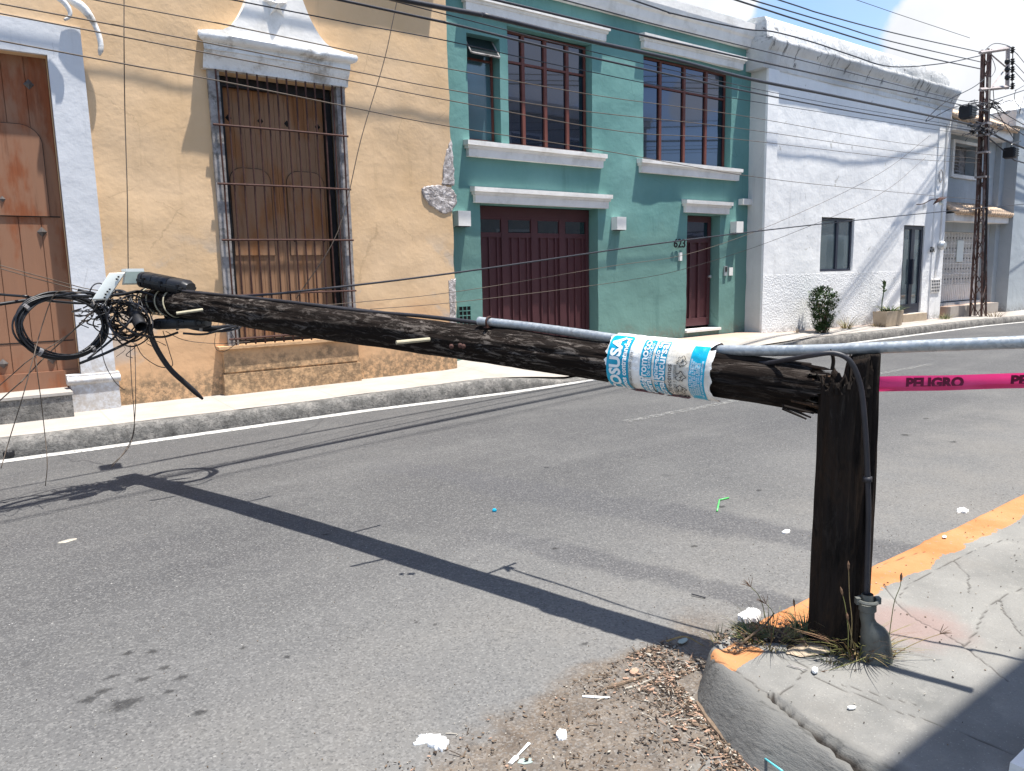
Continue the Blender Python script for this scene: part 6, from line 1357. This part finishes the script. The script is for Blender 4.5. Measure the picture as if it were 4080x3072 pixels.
flat_piece('foam_shard', 1620, 1335, .03, .14, .07, .2, .02, 'foam', 'large torn white foam tray by the kerb weeds', 'litter', 8, .014, .6)
flat_piece('paper_scrap', 2040, 1160, .155, .04, .02, .3, .003, 'foam', 'white scrap on the pavement near the right edge', 'litter', 9, .003)
flat_piece('pale_scrap', 146, 1169, 0, .11, .05, .2, .002, 'chip3', 'flattened pale scrap on the road at left', 'litter', 10, .004)
flat_piece('glass_shard', 1475, 1385, 0.01, .06, .03, .1, .003, 'boxgrey', 'dull plastic shard in the shade by the kerb nose', 'litter', 11)
flat_piece('glass_shard', 1135, 1645, 0, .05, .03, -.5, .002, 'boxgrey', 'grey plastic shard right of the white fork', 'litter', 12)
flat_piece('brick_chip', 1370, 1455, 0, .05, .03, .4, .012, 'chip1', 'orange brick chip on the dirt above the wood sliver', 'litter', 13)
flat_piece('brick_chip', 1593, 1590, .0, .035, .03, .4, .010, 'chip1', 'orange brick chip next to the bottle cap', 'litter', 14)
flat_piece('foam_shard', 1985//1+0, 1595-0, .155, .0001, .0001, 0, .0001, 'foam', 'x', 'litter') if False else None
b = MB(); p = V(1597, 1617, 2, .004); b.lathe((p.x, p.y, .004), [(.0145, 0), (.0150, .002), (.0135, .007), (.006, .0085)], 21); tag(b.build('bottle_cap', M['capred'], autos=40), 'red crimped bottle cap in the gutter', 'bottle cap')
b = MB(); p, q = V(1640, 1630, 2, .03), V(1690, 1672, 2, .06); q.z = .07; b.tube([p, q], .0032, 12); tag(b.build('drinking_straw', M['straw_teal'], smooth=True), 'cyan drinking straw leaning on the kerb at the bottom', 'straw')
b = MB(); p, q = V(1549, 1104, 2, .006), V(1554, 1080, 2, .006); b.tube([p, q], .006, 8); b.tube([q, q+Vector((.09, -.01, 0))], .006, 8); tag(b.build('drinking_straw', M['straw_green'], smooth=True), 'bent green straw on the road', 'straw')
b = MB(); b.tube([V(1494, 1283, 2, .01), V(1524, 1291, 2, .006)], .0035, 8); tag(b.build('drinking_straw', M['blackdull']), 'short black straw on the road left of the stump', 'straw')
b = MB(); p = V(1068, 1102, 2, .01); b.lathe((p.x, p.y, 0), [(.014, 0), (.016, .012), (.01, .02)], 10); tag(b.build('blue_cap', M['blue']), 'tiny blue plastic cap on the asphalt', 'cap')
# fork
fk = thing('plastic_fork', V(1120, 1635, 2, 0), 'white plastic fork on the dirt at the bottom edge', 'fork')
p, q = V(1143, 1605, 2, .006), V(1118, 1632, 2, .006); b = MB(); b.tube([p, q], [.006, .0035], 8, flat=.5); b.build('handle', M['foam'], fk); b = MB(); d = (q-p).normalized(); s_ = d.cross(Vector((0, 0, 1)))
b.tube([q, q+d*.008, q+d*.026], [.004, .010, .009], 8, flat=.3)
for k in (-1.2, -.4, .4, 1.2): b.tube([q+d*.024+s_*k*.0055, q+d*.048+s_*k*.0055], [.0018, .0009], 6)
b.build('tines', M['foam'], fk)
# dark object by the far kerb at left
p = V(20, 983, 2, -.04); flat_piece('dark_lump', 20, 985, -.03, .10, .08, .2, .04, 'darkiron', 'small dark plastic lump in the far gutter at left', 'litter', 20, .02)
# wood slivers
def sliver(p0, p1, z, w, label, mat='chip2', seed=0):
    a, c = V(*p0, 2, z), V(*p1, 2, z); d = c-a; b = MB(); n_ = 9; s_ = d.normalized().cross(Vector((0, 0, 1))); R_ = []
    for i in range(n_+1):
        t = i/n_; ww = w*(.35+.65*math.sin(math.pi*min(1, t*.9+.1)))*(1+.25*noise.noise((t*5, seed, 0))); c0 = a+d*t+s_*.004*noise.noise((t*4, seed, 3)); R_.append([b.pt(c0-s_*ww/2), b.pt(c0+s_*ww/2), b.pt(c0+s_*ww*.3+Vector((0, 0, w*.45))), b.pt(c0-s_*ww*.35+Vector((0, 0, w*.5)))])
    for A, B in zip(R_, R_[1:]):
        for k in range(4): b.face(A[k], A[(k+1)%4], B[(k+1)%4], B[k])
    b.face(*R_[0][::-1]); b.face(*R_[-1]); tag(b.build('wood_sliver', M[mat]), label, 'wood sliver')
sliver((1505, 1520), (1562, 1602), .004, .022, 'long tan wood sliver lying against the kerb', 'chip2', 1)
sliver((1312, 1487), (1398, 1460), .003, .014, 'long brown wood sliver on the dirt', 'chip2', 2)
sliver((1348, 1490), (1405, 1470), .003, .009, 'paler wood sliver just below the brown one', 'chip3', 3)
sliver((1258, 1505), (1318, 1508), .003, .009, 'bleached strip of bark in the dirt', 'foam', 4)
sliver((1095, 1420+150), (1070, 1590), .003, .006, 'short pale strip left of the lid', 'foam', 5) if False else None
sliver((1700, 1497-60), (1745, 1448), .155, .005, 'thin grey stick on the pavement', 'greywood', 6)
# litter mass
b = MB(); r = random.Random(77); cnt = 0
def chip(p, L_, W_, th, mi):
    b.mi = mi; a = r.uniform(0, 3.14); u = Vector((math.cos(a), math.sin(a), r.uniform(-.25, .25)))*L_; v = Vector((-math.sin(a), math.cos(a), r.uniform(-.2, .2)))*W_
    k = [p-u*.5-v*.3, p-u*.1-v*.5, p+u*.5-v*.2, p+u*.35+v*.4, p-u*.3+v*.5]; i = [b.pt(q+Vector((0, 0, th))) for q in k]; j = [b.pt(q) for q in k]; b.face(*i)
    for m_ in range(5): b.face(j[m_], j[(m_+1)%5], i[(m_+1)%5], i[m_])
while cnt < 2500:
    x, y = r.uniform(.9, 2.35), r.uniform(1.25, 2.15)
    dk = nose_x(y)-x
    if y > 1.83: dk = min(abs(dk), math.hypot(x-2.2, y-1.85)+.02) if x < 2.35 else 9
    if dk < -.005 and y < 1.83: continue
    pr_ = math.exp(-max(0, dk)/.11)*1.0+.055
    if y < 1.5: pr_ *= .45+.55*(dk < .12)
    lim = 2.08+.08*noise.noise((x*4, 0, 0))
    if y > lim: pr_ *= .01
    pr_ *= .25+1.5*max(0, noise.noise((x*5, y*5, 2))+.35)
    if r.random() > pr_: continue
    cnt += 1; t = r.random(); mi = (0 if t < .22 else 1 if t < .55 else 2 if t < .68 else 3) if dk < .2 else (0 if t < .05 else 1 if t < .62 else 2 if t < .70 else 3)
    if r.random() < (.28 if dk < .2 else .10):   # twig like
        a = r.uniform(0, 3.14); l = r.uniform(.012, .05); p = Vector((x, y, .004)); d = Vector((math.cos(a), math.sin(a), r.uniform(-.1, .25)))*l; b.mi = mi; b.tube([p, p+d*.5+Vector((0, 0, .002)), p+d], r.uniform(.0008, .0022), 4, cap=False)
    else: s_ = r.choice((.005, .006, .008, .010, .014)) if dk < .2 else r.choice((.005, .007, .009)); chip(Vector((x, y, .002+r.random()*.006)), s_*r.uniform(.8, 2), s_*r.uniform(.4, 1), r.uniform(.001, .003), mi)
tag(b.build('leaf_litter', [M['chip1'], M['chip2'], M['chip3'], M['chip4']]), 'wood chips, dead leaves and grit in the gutter by the kerb nose', 'litter', kind='stuff')
b = MB(); r = random.Random(78)
for k in range(1500):   # soil litter at the stump
    x, y = r.uniform(2.25, 2.8), r.uniform(1.22, 1.78)
    if polyd((x, y), soilpatch) > .07 and math.hypot(x-2.66, y-1.38) > .13: continue
    t = r.random(); mi = 0 if t < .1 else 1 if t < .6 else 2 if t < .7 else 3; s_ = r.choice((.005, .008, .011)); chip(Vector((x, y, .158+r.random()*.01)), s_*r.uniform(.8, 2.4), s_*r.uniform(.4, 1), .0015, mi)
for k in range(2600):   # loose grit on road
    x, y = r.uniform(-.2, 6), r.uniform(1.85, 6.5); mi = r.choice((2, 2, 2, 1, 1, 3)); s_ = r.uniform(.002, .005)
    if r.random() > math.exp(-(y-1.8)/2.2): continue
    chip(Vector((x, y, .001)), s_, s_*.8, .003, mi)
for k in range(170): x, y = r.uniform(2.1, 5), r.uniform(.9, 1.75); s_ = r.uniform(.002, .006); chip(Vector((x, y, .153)), s_*1.6, s_, .002, r.choice((2, 3, 3, 1)))
tag(b.build('grit', [M['chip1'], M['chip2'], M['chip3'], M['chip4']]), 'loose grit and bits of dead leaf scattered on the ground', 'grit', kind='stuff')
